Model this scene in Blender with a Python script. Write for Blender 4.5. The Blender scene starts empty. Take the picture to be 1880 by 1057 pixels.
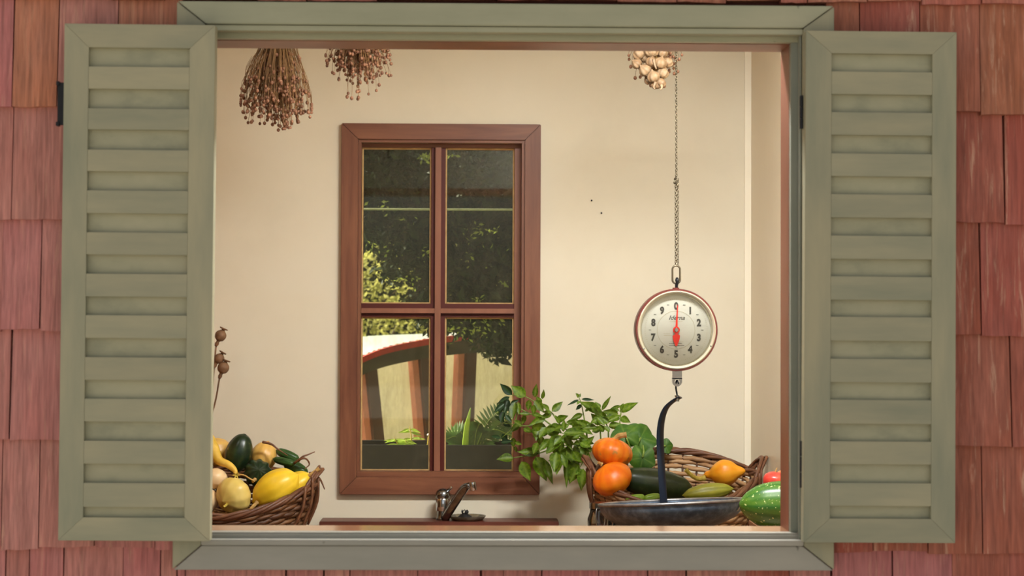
import bpy, bmesh, math, random
from mathutils import Vector, Matrix, Quaternion, noise
random.seed(7)
PI = math.pi
S = bpy.context.scene
COL = S.collection

# ------------------------------------------------------------------ camera
FPX, DIST, EYE = 3300.0, 3.465, 1.55
CAM = Vector((0, -DIST, EYE))
fwd = Vector((69/3300, 1, 69/3300)).normalized()
r0 = fwd.cross(Vector((0, 0, 1))).normalized(); u0 = r0.cross(fwd)
ROLL = math.radians(0.23)
RT = (r0*math.cos(ROLL) + u0*math.sin(ROLL)).normalized(); UPV = RT.cross(fwd)
cd = bpy.data.cameras.new('camera'); cam = bpy.data.objects.new('camera', cd); COL.objects.link(cam)
cam.matrix_world = Matrix(((RT.x, UPV.x, -fwd.x, CAM.x), (RT.y, UPV.y, -fwd.y, CAM.y), (RT.z, UPV.z, -fwd.z, CAM.z), (0, 0, 0, 1)))
cd.sensor_width = 36; cd.lens = FPX/1880*36; cd.clip_start = 0.05; cd.clip_end = 300
cd.dof.use_dof = True; cd.dof.focus_distance = 5.1; cd.dof.aperture_fstop = 7.0
S.camera = cam

# ------------------------------------------------------------------ sky, sun, exposure
SUN = Vector((-0.70, 0.30, 0.66)).normalized()
w = bpy.data.worlds.new('sky'); S.world = w; w.use_nodes = True
nt = w.node_tree; bg = nt.nodes['Background']
sk = nt.nodes.new('ShaderNodeTexSky'); sk.sky_type = 'NISHITA'; sk.sun_disc = False
sk.sun_elevation = math.asin(SUN.z); sk.sun_rotation = math.atan2(SUN.x, SUN.y)
sk.dust_density = 3.0; sk.ozone_density = 1.0; sk.air_density = 1.0
hz = nt.nodes.new('ShaderNodeHueSaturation'); hz.inputs['Saturation'].default_value = .38      # hazy summer sky
tn = nt.nodes.new('ShaderNodeMix'); tn.data_type = 'RGBA'; tn.blend_type = 'MULTIPLY'; tn.inputs['Factor'].default_value = 1.0; tn.inputs['B'].default_value = (1.0, .955, .90, 1)
nt.links.new(sk.outputs[0], hz.inputs['Color']); nt.links.new(hz.outputs[0], tn.inputs['A']); nt.links.new(tn.outputs['Result'], bg.inputs[0]); bg.inputs[1].default_value = 0.20
sd = bpy.data.lights.new('sun', 'SUN'); sd.energy = 20.0; sd.angle = 0.01; sd.color = (1, .93, .80)
so = bpy.data.objects.new('sun', sd); COL.objects.link(so); so.rotation_euler = SUN.to_track_quat('Z', 'Y').to_euler()
so.location = (-3, 2, 8)
S.view_settings.view_transform = 'Standard'; S.view_settings.look = 'None'
S.view_settings.gamma = 1.0; S.view_settings.use_curve_mapping = False
S.view_settings.exposure = 0.0

# ------------------------------------------------------------------ measuring helpers (photograph pixels -> places in the room)
def ray(px, py):
    return (fwd*FPX + RT*(px-940.0) - UPV*(py-528.5)).normalized()
def U(px, py, Y):
    d = ray(px, py); return CAM + d*((Y-CAM.y)/d.y)
def UP(px, py, p, n):
    d = ray(px, py); return CAM + d*((p-CAM).dot(n)/d.dot(n))
def mpp(Y): return (Y+DIST)/FPX

# ------------------------------------------------------------------ material helpers
def lin(c):
    out = []
    for v in c[:3]:
        v /= 255.0
        out.append(v/12.92 if v <= .04045 else ((v+.055)/1.055)**2.4)
    return (*out, 1.0)
MATS = {}
def mat(name, stops, scale=(6, 6, 6), rough=.6, bump=0.0, bscale=None, metallic=0.0, spec=.35, rnd=0.0, transl=0.0, detail=4.0, dist=0.0, attr=None, coat=0.0, speck=None):
    """stops: [(pos, rgb255)...] along a noise; rnd shifts the noise and value per object; attr: (name, rgb, strength) mixes by a vertex attribute"""
    m = bpy.data.materials.new(name); m.use_nodes = True; MATS[name] = m
    N, L = m.node_tree.nodes, m.node_tree.links
    b = N['Principled BSDF']
    tc = N.new('ShaderNodeTexCoord'); mp = N.new('ShaderNodeMapping'); mp.inputs['Scale'].default_value = scale
    L.new(tc.outputs['Object'], mp.inputs['Vector'])
    oi = N.new('ShaderNodeObjectInfo')
    if rnd:
        mu = N.new('ShaderNodeMath'); mu.operation = 'MULTIPLY'; mu.inputs[1].default_value = 37.0
        L.new(oi.outputs['Random'], mu.inputs[0])
        cx = N.new('ShaderNodeCombineXYZ'); 
        for i in range(3): L.new(mu.outputs[0], cx.inputs[i])
        L.new(cx.outputs[0], mp.inputs['Location'])
    nz = N.new('ShaderNodeTexNoise'); nz.inputs['Scale'].default_value = 1.0; nz.inputs['Detail'].default_value = detail; nz.inputs['Roughness'].default_value = .6
    nz.inputs['Distortion'].default_value = dist
    L.new(mp.outputs[0], nz.inputs['Vector'])
    cr = N.new('ShaderNodeValToRGB'); el = cr.color_ramp.elements
    while len(el) < len(stops): el.new(.5)
    for e, (p, c) in zip(el, stops): e.position = p; e.color = lin(c)
    L.new(nz.outputs['Fac'], cr.inputs[0])
    out = cr.outputs[0]
    if rnd:
        hs = N.new('ShaderNodeHueSaturation'); mr = N.new('ShaderNodeMapRange')
        mr.inputs['To Min'].default_value = 1-rnd; mr.inputs['To Max'].default_value = 1+rnd
        L.new(oi.outputs['Random'], mr.inputs['Value']); L.new(mr.outputs[0], hs.inputs['Value']); L.new(out, hs.inputs['Color']); out = hs.outputs[0]
    if attr:
        for (an, ac, st) in (attr if isinstance(attr, list) else [attr]):
            at = N.new('ShaderNodeAttribute'); at.attribute_name = an
            mx = N.new('ShaderNodeMix'); mx.data_type = 'RGBA'; mm = N.new('ShaderNodeMath'); mm.operation = 'MULTIPLY'; mm.inputs[1].default_value = st; mm.use_clamp = True
            L.new(at.outputs['Fac'], mm.inputs[0]); L.new(mm.outputs[0], mx.inputs['Factor']); L.new(out, mx.inputs['A']); mx.inputs['B'].default_value = lin(ac); out = mx.outputs['Result']
    if speck:
        sc, lo, hi, c = speck
        vn = N.new('ShaderNodeTexNoise'); vn.inputs['Scale'].default_value = sc; vn.inputs['Detail'].default_value = 2
        L.new(tc.outputs['Object'], vn.inputs['Vector'])
        mr2 = N.new('ShaderNodeMapRange'); mr2.inputs['From Min'].default_value = lo; mr2.inputs['From Max'].default_value = hi
        L.new(vn.outputs['Fac'], mr2.inputs['Value'])
        mx = N.new('ShaderNodeMix'); mx.data_type = 'RGBA'; L.new(mr2.outputs[0], mx.inputs['Factor']); L.new(out, mx.inputs['A']); mx.inputs['B'].default_value = lin(c); out = mx.outputs['Result']
    L.new(out, b.inputs['Base Color'])
    b.inputs['Roughness'].default_value = rough; b.inputs['Metallic'].default_value = metallic; b.inputs['Specular IOR Level'].default_value = spec
    if coat: b.inputs['Coat Weight'].default_value = coat; b.inputs['Coat Roughness'].default_value = .12
    if bump:
        bp = N.new('ShaderNodeBump'); bp.inputs['Strength'].default_value = bump; bp.inputs['Distance'].default_value = .004
        if bscale:
            m2 = N.new('ShaderNodeMapping'); m2.inputs['Scale'].default_value = bscale; L.new(tc.outputs['Object'], m2.inputs['Vector'])
            n2 = N.new('ShaderNodeTexNoise'); n2.inputs['Scale'].default_value = 1; n2.inputs['Detail'].default_value = 5; L.new(m2.outputs[0], n2.inputs['Vector']); L.new(n2.outputs['Fac'], bp.inputs['Height'])
        else: L.new(nz.outputs['Fac'], bp.inputs['Height'])
        L.new(bp.outputs[0], b.inputs['Normal'])
    if transl:
        o = N['Material Output']; t = N.new('ShaderNodeBsdfTranslucent'); ms = N.new('ShaderNodeMixShader'); ms.inputs[0].default_value = transl
        L.new(out, t.inputs['Color']); L.new(b.outputs[0], ms.inputs[1]); L.new(t.outputs[0], ms.inputs[2]); L.new(ms.outputs[0], o.inputs['Surface'])
    return m
def glass_mat(name, dirt=0.0, tint=(255, 255, 255), refl=1.0, dcol=(150, 140, 120), ior=1.5):
    m = bpy.data.materials.new(name); m.use_nodes = True; MATS[name] = m
    N, L = m.node_tree.nodes, m.node_tree.links
    for n in list(N):
        if n.type != 'OUTPUT_MATERIAL': N.remove(n)
    o = [n for n in N if n.type == 'OUTPUT_MATERIAL'][0]
    tr = N.new('ShaderNodeBsdfTransparent'); tr.inputs[0].default_value = lin(tint)
    gl = N.new('ShaderNodeBsdfGlossy'); gl.inputs['Roughness'].default_value = .02; gl.inputs['Color'].default_value = (refl, refl, refl, 1)
    fr = N.new('ShaderNodeFresnel'); fr.inputs[0].default_value = ior
    ms = N.new('ShaderNodeMixShader'); L.new(fr.outputs[0], ms.inputs[0]); L.new(tr.outputs[0], ms.inputs[1]); L.new(gl.outputs[0], ms.inputs[2])
    out = ms.outputs[0]
    if dirt:
        tc = N.new('ShaderNodeTexCoord'); mp = N.new('ShaderNodeMapping'); mp.inputs['Scale'].default_value = (26, 26, 9); L.new(tc.outputs['Object'], mp.inputs['Vector'])
        nz = N.new('ShaderNodeTexNoise'); nz.inputs['Scale'].default_value = 1; nz.inputs['Detail'].default_value = 8; nz.inputs['Roughness'].default_value = .75; L.new(mp.outputs[0], nz.inputs['Vector'])
        mr = N.new('ShaderNodeMapRange'); mr.inputs['From Min'].default_value = .35; mr.inputs['From Max'].default_value = .8
        mr.inputs['To Min'].default_value = dirt*.35; mr.inputs['To Max'].default_value = dirt*2.2; L.new(nz.outputs['Fac'], mr.inputs['Value'])
        df = N.new('ShaderNodeBsdfDiffuse'); df.inputs[0].default_value = lin(dcol)
        m2 = N.new('ShaderNodeMixShader'); L.new(mr.outputs[0], m2.inputs[0]); L.new(out, m2.inputs[1]); L.new(df.outputs[0], m2.inputs[2]); out = m2.outputs[0]
    L.new(out, o.inputs['Surface'])
    return m

# ------------------------------------------------------------------ mesh helpers
def worldloc(o):
    p = Vector((0, 0, 0))
    while o: p = p + o.location; o = o.parent
    return p
def link(name, me, m, parent=None, label=None, cat=None, group=None, kind=None):
    o = bpy.data.objects.new(name, me); COL.objects.link(o)
    if m: me.materials.append(m)
    if parent: o.parent = parent
    if label: o['label'] = label
    if cat: o['category'] = cat
    if group: o['group'] = group
    if kind: o['kind'] = kind
    return o
class MB:
    """collects geometry in place; build() makes ONE mesh object with its origin at its thing's base"""
    def __init__(s): s.v = []; s.f = []; s.a = {}
    def add(s, vs, fs, **attrs):
        k = len(s.v); s.v += [Vector(p) for p in vs]; s.f += [tuple(i+k for i in f) for f in fs]
        for n, vals in attrs.items():
            arr = s.a.setdefault(n, []); arr += [0.0]*(k-len(arr)); arr += list(vals)
        return s
    def box(s, x0, x1, y0, y1, z0, z1):
        if x0 > x1: x0, x1 = x1, x0
        if y0 > y1: y0, y1 = y1, y0
        if z0 > z1: z0, z1 = z1, z0
        return s.add([(x0,y0,z0),(x1,y0,z0),(x1,y1,z0),(x0,y1,z0),(x0,y0,z1),(x1,y0,z1),(x1,y1,z1),(x0,y1,z1)],
                     [(0,3,2,1),(4,5,6,7),(0,1,5,4),(1,2,6,5),(2,3,7,6),(3,0,4,7)])
    def prism(s, poly, y0, y1):
        """poly: [(x,z)] outline, extruded along Y from y0 (front) to y1"""
        n = len(poly); ar = sum(poly[i][0]*poly[(i+1) % n][1]-poly[(i+1) % n][0]*poly[i][1] for i in range(n))
        if ar < 0: poly = poly[::-1]
        vs = [(x, y0, z) for x, z in poly]+[(x, y1, z) for x, z in poly]
        fs = [tuple(range(n)), tuple(range(2*n-1, n-1, -1))]+[(i, i+n, (i+1) % n+n, (i+1) % n) for i in range(n)]
        return s.add(vs, fs)
    def tube(s, pts, r, seg=8, cap=True, flat=1.0, closed=False, up=None):
        pts = [Vector(p) for p in pts]; n = len(pts); rs = r if isinstance(r, (list, tuple)) else [r]*n
        vs = []; prev = None
        for i, p in enumerate(pts):
            if closed: t = pts[(i+1) % n]-pts[i-1]
            else: t = pts[min(i+1, n-1)]-pts[max(i-1, 0)]
            t = t.normalized() if t.length > 1e-9 else Vector((0, 0, 1))
            if prev is None:
                a = up if up is not None else (Vector((0, 0, 1)) if abs(t.z) < .9 else Vector((1, 0, 0)))
                e = (a - t*a.dot(t)).normalized()
            else:
                e = prev - t*prev.dot(t); e = e.normalized() if e.length > 1e-6 else prev
            prev = e; g = t.cross(e)
            for k in range(seg):
                q = 2*PI*k/seg; vs.append(p + (e*math.cos(q) + g*math.sin(q)*flat)*rs[i])
        fs = []
        for i in range(n if closed else n-1):
            j = (i+1) % n
            for k in range(seg):
                k2 = (k+1) % seg; fs.append((i*seg+k, i*seg+k2, j*seg+k2, j*seg+k))
        if cap and not closed:
            fs.append(tuple(range(seg-1, -1, -1))); fs.append(tuple((n-1)*seg+k for k in range(seg)))
        return s.add(vs, fs)
    def lathe(s, prof, origin=(0, 0, 0), axis=(0, 0, 1), seg=32, a0=0, a1=2*PI):
        """prof: [(r, h)] turned about axis"""
        ax = Vector(axis).normalized(); e = ax.orthogonal().normalized(); g = ax.cross(e); o = Vector(origin)
        full = abs(a1-a0-2*PI) < 1e-6; ns = seg if full else seg+1
        vs = []
        for r, h in prof:
            for k in range(ns):
                q = a0+(a1-a0)*k/seg; vs.append(o+ax*h+(e*math.cos(q)+g*math.sin(q))*max(r, 1e-5))
        fs = []
        for i in range(len(prof)-1):
            for k in range(seg):
                k2 = (k+1) % ns; fs.append((i*ns+k, i*ns+k2, (i+1)*ns+k2, (i+1)*ns+k))
        return s.add(vs, fs)
    def ball(s, c, r, seg=8, rings=5, sc=(1, 1, 1)):
        c = Vector(c); vs = []; fs = []
        for i in range(rings+1):
            p = PI*i/rings
            for k in range(seg):
                q = 2*PI*k/seg; vs.append(c+Vector((math.sin(p)*math.cos(q)*r*sc[0], math.sin(p)*math.sin(q)*r*sc[1], math.cos(p)*r*sc[2])))
        for i in range(rings):
            for k in range(seg):
                k2 = (k+1) % seg; fs.append((i*seg+k, (i+1)*seg+k, (i+1)*seg+k2, i*seg+k2))
        return s.add(vs, fs)
    def build(s, name, m, parent=None, smooth=False, bevel=0.0, label=None, cat=None, group=None, kind=None, origin=None, rot=None, autos=None):
        """rot: (pivot, Matrix) applied to the points"""
        vs = s.v
        if rot: vs = [rot[0]+rot[1] @ (v-rot[0]) for v in vs]
        if parent: base = worldloc(parent)
        if origin is not None: org = Vector(origin)
        else:
            xs = [v.x for v in vs]; ys = [v.y for v in vs]; zs = [v.z for v in vs]
            org = Vector(((min(xs)+max(xs))/2, (min(ys)+max(ys))/2, min(zs)))
        me = bpy.data.meshes.new(name); me.from_pydata([tuple(v-org) for v in vs], [], s.f)
        bm = bmesh.new(); bm.from_mesh(me); bmesh.ops.recalc_face_normals(bm, faces=bm.faces[:])
        if bevel: bmesh.ops.bevel(bm, geom=bm.edges[:], offset=bevel, segments=2, affect='EDGES', clamp_overlap=True)
        bm.to_mesh(me); bm.free()
        if not bevel:
            for n, vals in s.a.items():
                vals = vals+[0.0]*(len(vs)-len(vals)); at = me.attributes.new(n, 'FLOAT', 'POINT'); at.data.foreach_set('value', vals)
        if smooth: me.polygons.foreach_set('use_smooth', [True]*len(me.polygons))
        if autos: me.polygons.foreach_set('use_smooth', [True]*len(me.polygons)); me.set_sharp_from_angle(angle=math.radians(autos))
        me.update()
        o = link(name, me, m, parent, label, cat, group, kind)
        o.location = org-(base if parent else Vector((0, 0, 0)))
        return o
def thing(name, label, cat, loc, group=None):
    o = bpy.data.objects.new(name, None); COL.objects.link(o); o.location = loc; o.empty_display_size = .05
    o['label'] = label; o['category'] = cat
    if group: o['group'] = group
    return o
def struct_root(name, loc, label=None):
    o = bpy.data.objects.new(name, None); COL.objects.link(o); o.location = loc; o['kind'] = 'structure'; o.empty_display_size = .05
    if label: o['label'] = label
    return o
def spline(pts, n=24):
    """smooth path through points"""
    P = [Vector(p) for p in pts]; P = [P[0]*2-P[1]]+P+[P[-1]*2-P[-2]]; out = []
    segs = len(P)-3
    for i in range(n+1):
        t = i/n*segs; k = min(int(t), segs-1); t -= k; a, b, c, d = P[k:k+4]
        out.append(.5*((2*b)+(c-a)*t+(2*a-5*b+4*c-d)*t*t+(3*b-a-3*c+d)*t*t*t))
    return out
def rnd(a, b): return random.uniform(a, b)

# ------------------------------------------------------------------ materials
SAGE = mat('sage_paint', [(.3, (128, 129, 107)), (.5, (142, 139, 114)), (.72, (156, 149, 120))], scale=(3, 3, 16), rough=.5, bump=.10, bscale=(8, 8, 90), rnd=.035, spec=.4)
SAGEV = mat('sage_paint_upright', [(.3, (128, 129, 107)), (.5, (142, 139, 114)), (.72, (156, 149, 120))], scale=(16, 16, 3), rough=.5, bump=.10, bscale=(90, 90, 8), rnd=.035, spec=.4)
SAGEP = mat('sage_paint_panel', [(.3, (134, 134, 110)), (.5, (149, 147, 120)), (.72, (156, 152, 125))], scale=(14, 14, 22), rough=.55, bump=.08, rnd=.03, spec=.4)
SAGEF = mat('sage_frame_paint', [(.3, (140, 141, 115)), (.5, (150, 150, 124)), (.72, (160, 157, 130))], scale=(3, 8, 14), rough=.45, bump=.08, bscale=(10, 30, 80), spec=.45, speck=(60, .72, .80, (95, 95, 75)))
SAGEB = mat('grey_sage_paint', [(.3, (132, 131, 120)), (.5, (142, 139, 128)), (.72, (152, 147, 134))], scale=(3, 8, 14), rough=.45, bump=.08, bscale=(10, 30, 80), spec=.45, speck=(60, .72, .80, (90, 88, 78)))  # greyer sage for the bottom boards and sill nosing
SAGED = mat('sage_dark_trim', [(.3, (118, 122, 108)), (.7, (132, 134, 120))], scale=(5, 5, 5), rough=.5)  # darker grey-green paint for the side lips and stop beads
JAMB = mat('jamb_varnish', [(.3, (104, 58, 40)), (.6, (128, 76, 54))], scale=(10, 10, 2), rough=.4, spec=.5)
SILLV = mat('sill_varnish', [(.3, (130, 88, 60)), (.6, (152, 108, 74))], scale=(2, 10, 10), rough=.22, spec=.7, coat=.5)
CASE = mat('window_stain', [(.28, (104, 60, 40)), (.5, (122, 76, 52)), (.75, (138, 90, 62))], scale=(30, 30, 3), rough=.45, bump=.06, rnd=.05, spec=.4, dist=.6)
CASEH = mat('window_stain_level', [(.28, (104, 60, 40)), (.5, (122, 76, 52)), (.75, (138, 90, 62))], scale=(3, 30, 30), rough=.45, bump=.06, rnd=.05, spec=.4, dist=.6)
DARKRED = mat('dark_red_rebate', [(.3, (74, 20, 10)), (.7, (88, 28, 15))], rough=.5)
BARW = mat('glazing_bar_brown', [(.3, (128, 82, 60)), (.7, (146, 96, 72))], scale=(20, 20, 3), rough=.45)
PUTTY = mat('putty', [(.3, (176, 140, 88)), (.7, (206, 172, 116))], scale=(30, 30, 30), rough=.7)
CREAM = mat('cream_wall', [(.25, (215, 206, 182)), (.5, (223, 214, 190)), (.8, (228, 220, 198))], scale=(2.2, 2.2, 2.2), rough=.55, bump=.03, bscale=(14, 14, 14), spec=.3, detail=6)
CREAMT = mat('cream_trim', [(.3, (240, 232, 208)), (.7, (246, 238, 216))], rough=.5)
SIDEW = mat('side_wall_cream', [(.25, (212, 198, 168)), (.8, (222, 208, 180))], scale=(2, 2, 2), rough=.35, spec=.4)
CEIL = mat('ceiling_white', [(.3, (230, 220, 198)), (.7, (238, 228, 208))], rough=.8)
LINING = mat('lining_grey_beige', [(.3, (138, 134, 120)), (.7, (154, 149, 134))], rough=.7)
BOARD = mat('pine_boards', [(.3, (176, 116, 58)), (.7, (200, 140, 78))], scale=(2, 2, 14), rough=.6)
FLOORW = mat('floor_boards', [(.3, (120, 84, 54)), (.7, (150, 108, 72))], scale=(2, 20, 20), rough=.6)
WORKT = mat('worktop_wood', [(.3, (130, 86, 56)), (.7, (158, 112, 76))], scale=(3, 24, 24), rough=.35, spec=.5)
LEDGE = mat('sink_ledge_stain', [(.3, (78, 38, 28)), (.7, (104, 56, 42))], scale=(4, 20, 20), rough=.4)
IRON = mat('black_iron', [(.3, (26, 27, 30)), (.7, (42, 43, 46))], rough=.5, metallic=.5)
BAND = mat('black_band', [(.3, (22, 26, 38)), (.7, (34, 38, 52))], rough=.3, metallic=.2, spec=.6)
CHROME = mat('chrome', [(.3, (186, 190, 194)), (.7, (208, 212, 216))], rough=.12, metallic=1.0)
OLDCHROME = mat('worn_chrome', [(.3, (112, 114, 114)), (.7, (158, 160, 158))], scale=(40, 40, 40), rough=.22, metallic=1.0)
STEELCH = mat('chain_steel', [(.3, (96, 88, 72)), (.7, (140, 130, 108))], rough=.35, metallic=.9)
ZINC = mat('pan_zinc', [(.3, (66, 78, 92)), (.5, (88, 102, 118)), (.75, (140, 154, 168))], scale=(34, 34, 34), rough=.38, metallic=.2, detail=7, bump=.05)
ZINCR = mat('pan_rim', [(.3, (120, 118, 118)), (.7, (168, 164, 160))], scale=(30, 30, 30), rough=.3, metallic=.8)
PAPER = mat('masking_tape', [(.3, (196, 186, 156)), (.7, (214, 204, 176))], rough=.8)
CASERED = mat('dial_case_red', [(.3, (92, 40, 35)), (.7, (108, 48, 42))], rough=.35, spec=.5)
BEZEL = mat('bezel_cream', [(.3, (214, 206, 178)), (.7, (226, 218, 192))], rough=.22, metallic=.55)
DIALF = mat('dial_face', [(.3, (184, 183, 168)), (.7, (190, 189, 174))], rough=.5)
INK = mat('dial_ink', [(.3, (58, 56, 48)), (.7, (66, 64, 56))], rough=.6)
INKL = mat('dial_ink_pale', [(.3, (168, 162, 138)), (.7, (176, 170, 146))], rough=.6)
NEEDLE = mat('needle_red', [(.3, (206, 40, 28)), (.7, (222, 52, 34))], rough=.35)
WICKER = mat('brown_wicker', [(.3, (48, 28, 17)), (.5, (78, 48, 30)), (.75, (120, 80, 50))], scale=(14, 14, 60), rough=.5, bump=.15, attr=('tone', (150, 106, 64), .40))
WICKERR = mat('willow_rim', [(.3, (84, 52, 34)), (.5, (108, 70, 46)), (.75, (138, 96, 64))], scale=(20, 20, 40), rough=.45, attr=('tone', (76, 42, 28), .5))
WILLOW = mat('pale_willow', [(.3, (148, 110, 72)), (.5, (182, 142, 98)), (.75, (208, 172, 126))], scale=(14, 14, 60), rough=.5, bump=.12, attr=('tone', (120, 82, 52), .6))
STAKE = mat('basket_stake', [(.3, (60, 36, 22)), (.7, (92, 58, 36))], rough=.6)
STRAW = mat('dry_straw', [(.3, (150, 112, 62)), (.7, (186, 146, 90))], rough=.7)
FLAXS = mat('flax_stem', [(.3, (104, 74, 44)), (.7, (146, 108, 66))], scale=(30, 30, 4), rough=.7)
PODS = mat('flax_pod', [(.3, (92, 60, 42)), (.5, (128, 88, 64)), (.75, (176, 126, 96))], scale=(90, 90, 90), rough=.55)
GARLIC = mat('garlic_skin', [(.3, (104, 82, 60)), (.5, (132, 109, 82)), (.75, (158, 137, 108))], scale=(24, 24, 24), rough=.55, rnd=.10, attr=('rib', (150, 112, 74), .55))
POPPY = mat('poppy_head', [(.3, (92, 66, 44)), (.6, (128, 94, 66)), (.8, (150, 116, 84))], scale=(40, 40, 40), rough=.6, rnd=.15)
LEAF = mat('green_leaf', [(.3, (58, 84, 16)), (.5, (90, 120, 24)), (.75, (126, 148, 36))], scale=(7, 7, 7), rough=.42, rnd=.28, transl=.35, attr=('vein', (150, 172, 80), .45))
LEAFD = mat('dark_leaf', [(.3, (22, 44, 24)), (.6, (34, 58, 30))], scale=(7, 7, 7), rough=.4, rnd=.2, transl=.15, attr=('vein', (70, 100, 50), .4))  # darker leaf green; backlit silhouette at the window put into the colour
BIGLEAF = mat('squash_leaf_green', [(.3, (46, 82, 24)), (.55, (72, 112, 34)), (.75, (104, 142, 48))], scale=(22, 22, 22), rough=.5, rnd=.12, transl=.3, attr=('vein', (140, 164, 78), .4))
STEMG = mat('green_stem', [(.3, (106, 130, 50)), (.7, (130, 150, 66))], rough=.5)
STEMT = mat('corky_stem', [(.3, (150, 110, 58)), (.6, (196, 158, 92)), (.8, (214, 182, 116))], scale=(60, 60, 60), rough=.7, bump=.2)
STEMG2 = mat('green_yellow_stem', [(.3, (176, 150, 50)), (.7, (206, 184, 84))], scale=(60, 60, 60), rough=.6)

# ------------------------------------------------------------------ setting: facade
OPX0, OPX1 = U(374, 528, 0).x, U(1452, 528, 0).x        # clear opening between the jambs
OPZ0, OPZ1 = U(940, 977, 0).z, U(940, 75, 0).z
WT = 0.105                                              # wall thickness
XL, XR, YB, ZC = -1.60, U(1378, 600, 2.08).x, 2.08, 2.60
def shingle_mat(name, base, tint, worn, wornamt):
    m = bpy.data.materials.new(name); m.use_nodes = True
    N, L = m.node_tree.nodes, m.node_tree.links; b = N['Principled BSDF']
    tc = N.new('ShaderNodeTexCoord'); oi = N.new('ShaderNodeObjectInfo')
    mu = N.new('ShaderNodeMath'); mu.operation = 'MULTIPLY'; mu.inputs[1].default_value = 53; L.new(oi.outputs['Random'], mu.inputs[0])
    cx = N.new('ShaderNodeCombineXYZ'); L.new(mu.outputs[0], cx.inputs[0]); L.new(mu.outputs[0], cx.inputs[2])
    def nz(scale, detail=5, dist=0, rough=.6):
        mp = N.new('ShaderNodeMapping'); mp.inputs['Scale'].default_value = scale; L.new(tc.outputs['Object'], mp.inputs['Vector']); L.new(cx.outputs[0], mp.inputs['Location'])
        n = N.new('ShaderNodeTexNoise'); n.inputs['Scale'].default_value = 1; n.inputs['Detail'].default_value = detail; n.inputs['Distortion'].default_value = dist; n.inputs['Roughness'].default_value = rough
        L.new(mp.outputs[0], n.inputs['Vector']); return n
    a = nz((9, 9, 4)); cr = N.new('ShaderNodeValToRGB'); cr.color_ramp.elements[0].position = .34; cr.color_ramp.elements[1].position = .66
    cr.color_ramp.elements[0].color = lin(base); cr.color_ramp.elements[1].color = lin(tint); L.new(a.outputs['Fac'], cr.inputs[0])
    g = nz((150, 150, 4), 4, .3); gr = N.new('ShaderNodeMapRange'); gr.inputs['From Min'].default_value = .3; gr.inputs['From Max'].default_value = .7; gr.inputs['To Min'].default_value = .66; gr.inputs['To Max'].default_value = 1.24; L.new(g.outputs['Fac'], gr.inputs['Value'])
    hs = N.new('ShaderNodeHueSaturation'); L.new(cr.outputs[0], hs.inputs['Color']); L.new(gr.outputs[0], hs.inputs['Value'])
    rr = N.new('ShaderNodeMapRange'); rr.inputs['To Min'].default_value = .490; rr.inputs['To Max'].default_value = .510; L.new(oi.outputs['Random'], rr.inputs['Value']); L.new(rr.outputs[0], hs.inputs['Hue'])
    wn = nz((85, 85, 3.2), 6, .5, .7); wm = N.new('ShaderNodeMapRange'); wm.inputs['From Min'].default_value = .56; wm.inputs['From Max'].default_value = .72; wm.inputs['To Max'].default_value = wornamt; L.new(wn.outputs['Fac'], wm.inputs['Value'])
    mx = N.new('ShaderNodeMix'); mx.data_type = 'RGBA'; L.new(wm.outputs[0], mx.inputs['Factor']); L.new(hs.outputs[0], mx.inputs['A']); mx.inputs['B'].default_value = lin(worn)
    L.new(mx.outputs['Result'], b.inputs['Base Color']); b.inputs['Roughness'].default_value = .62; b.inputs['Specular IOR Level'].default_value = .3
    bp = N.new('ShaderNodeBump'); bp.inputs['Strength'].default_value = .55; bp.inputs['Distance'].default_value = .004; L.new(g.outputs['Fac'], bp.inputs['Height']); L.new(bp.outputs[0], b.inputs['Normal'])
    return m
SHL = shingle_mat('shingle_rose', (166, 102, 94), (178, 120, 112), (204, 160, 132), .45)
SHR = shingle_mat('shingle_rust', (154, 84, 62), (164, 100, 82), (212, 170, 142), .85)
SHT = shingle_mat('shingle_orange', (170, 100, 76), (174, 112, 94), (204, 158, 124), .4)
SHEATH = mat('sheathing', [(.3, (84, 44, 38)), (.7, (100, 56, 48))], rough=.8)
wf = MB()
WX0, WX1, WZ0, WZ1 = -2.6, 2.8, 0.0, 2.75
for a in ((WX0, OPX0-.03, WZ0, WZ1), (OPX1+.03, WX1, WZ0, WZ1), (OPX0-.03, OPX1+.03, WZ0, OPZ0-.03), (OPX0-.03, OPX1+.03, OPZ1+.03, WZ1)):
    wf.box(a[0], a[1], .012, WT, a[2], a[3])
wall_front = wf.build('wall_front', SHEATH, label='shingled outside wall around the serving window', kind='structure')
# shingle courses: butt lines and joints read off the wall
butts = [-206, 2, 203, 406, 610, 811, 1008, 1210]
jl = {0: [-230,-120,-20, 83, 200, 300], 1: [-200, -95, 22, 104, 213, 332], 2: [-170, -60, 22, 128, 240, 340], 3: [-210, -80, 5, 77, 190, 300, 380],
      4: [-150, -70, 22, 120, 230, 340], 5: [-190, -90, 10, 78, 180, 290, 370], 6: [-220, -110, 16, 60, 123, 231, 300, 330]}
jr = {0: [1480, 1590, 1690, 1800, 1900, 2010], 1: [1515, 1577, 1687, 1797, 1905, 2020], 2: [1500, 1610, 1730, 1842, 1960, 2050], 3: [1470, 1580, 1690, 1798, 1930, 2040],
      4: [1510, 1620, 1740, 1853, 1940, 2030], 5: [1490, 1600, 1700, 1800, 1915, 2035], 6: [1526, 1636, 1745, 1852, 1960, 2060]}
mid0 = [370, 470, 560, 690, 800, 910, 1010, 1130, 1240, 1330, 1430]
mid6 = [345, 400, 530, 598, 645, 770, 885, 925, 995, 1100, 1190, 1260, 1370, 1450]
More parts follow.
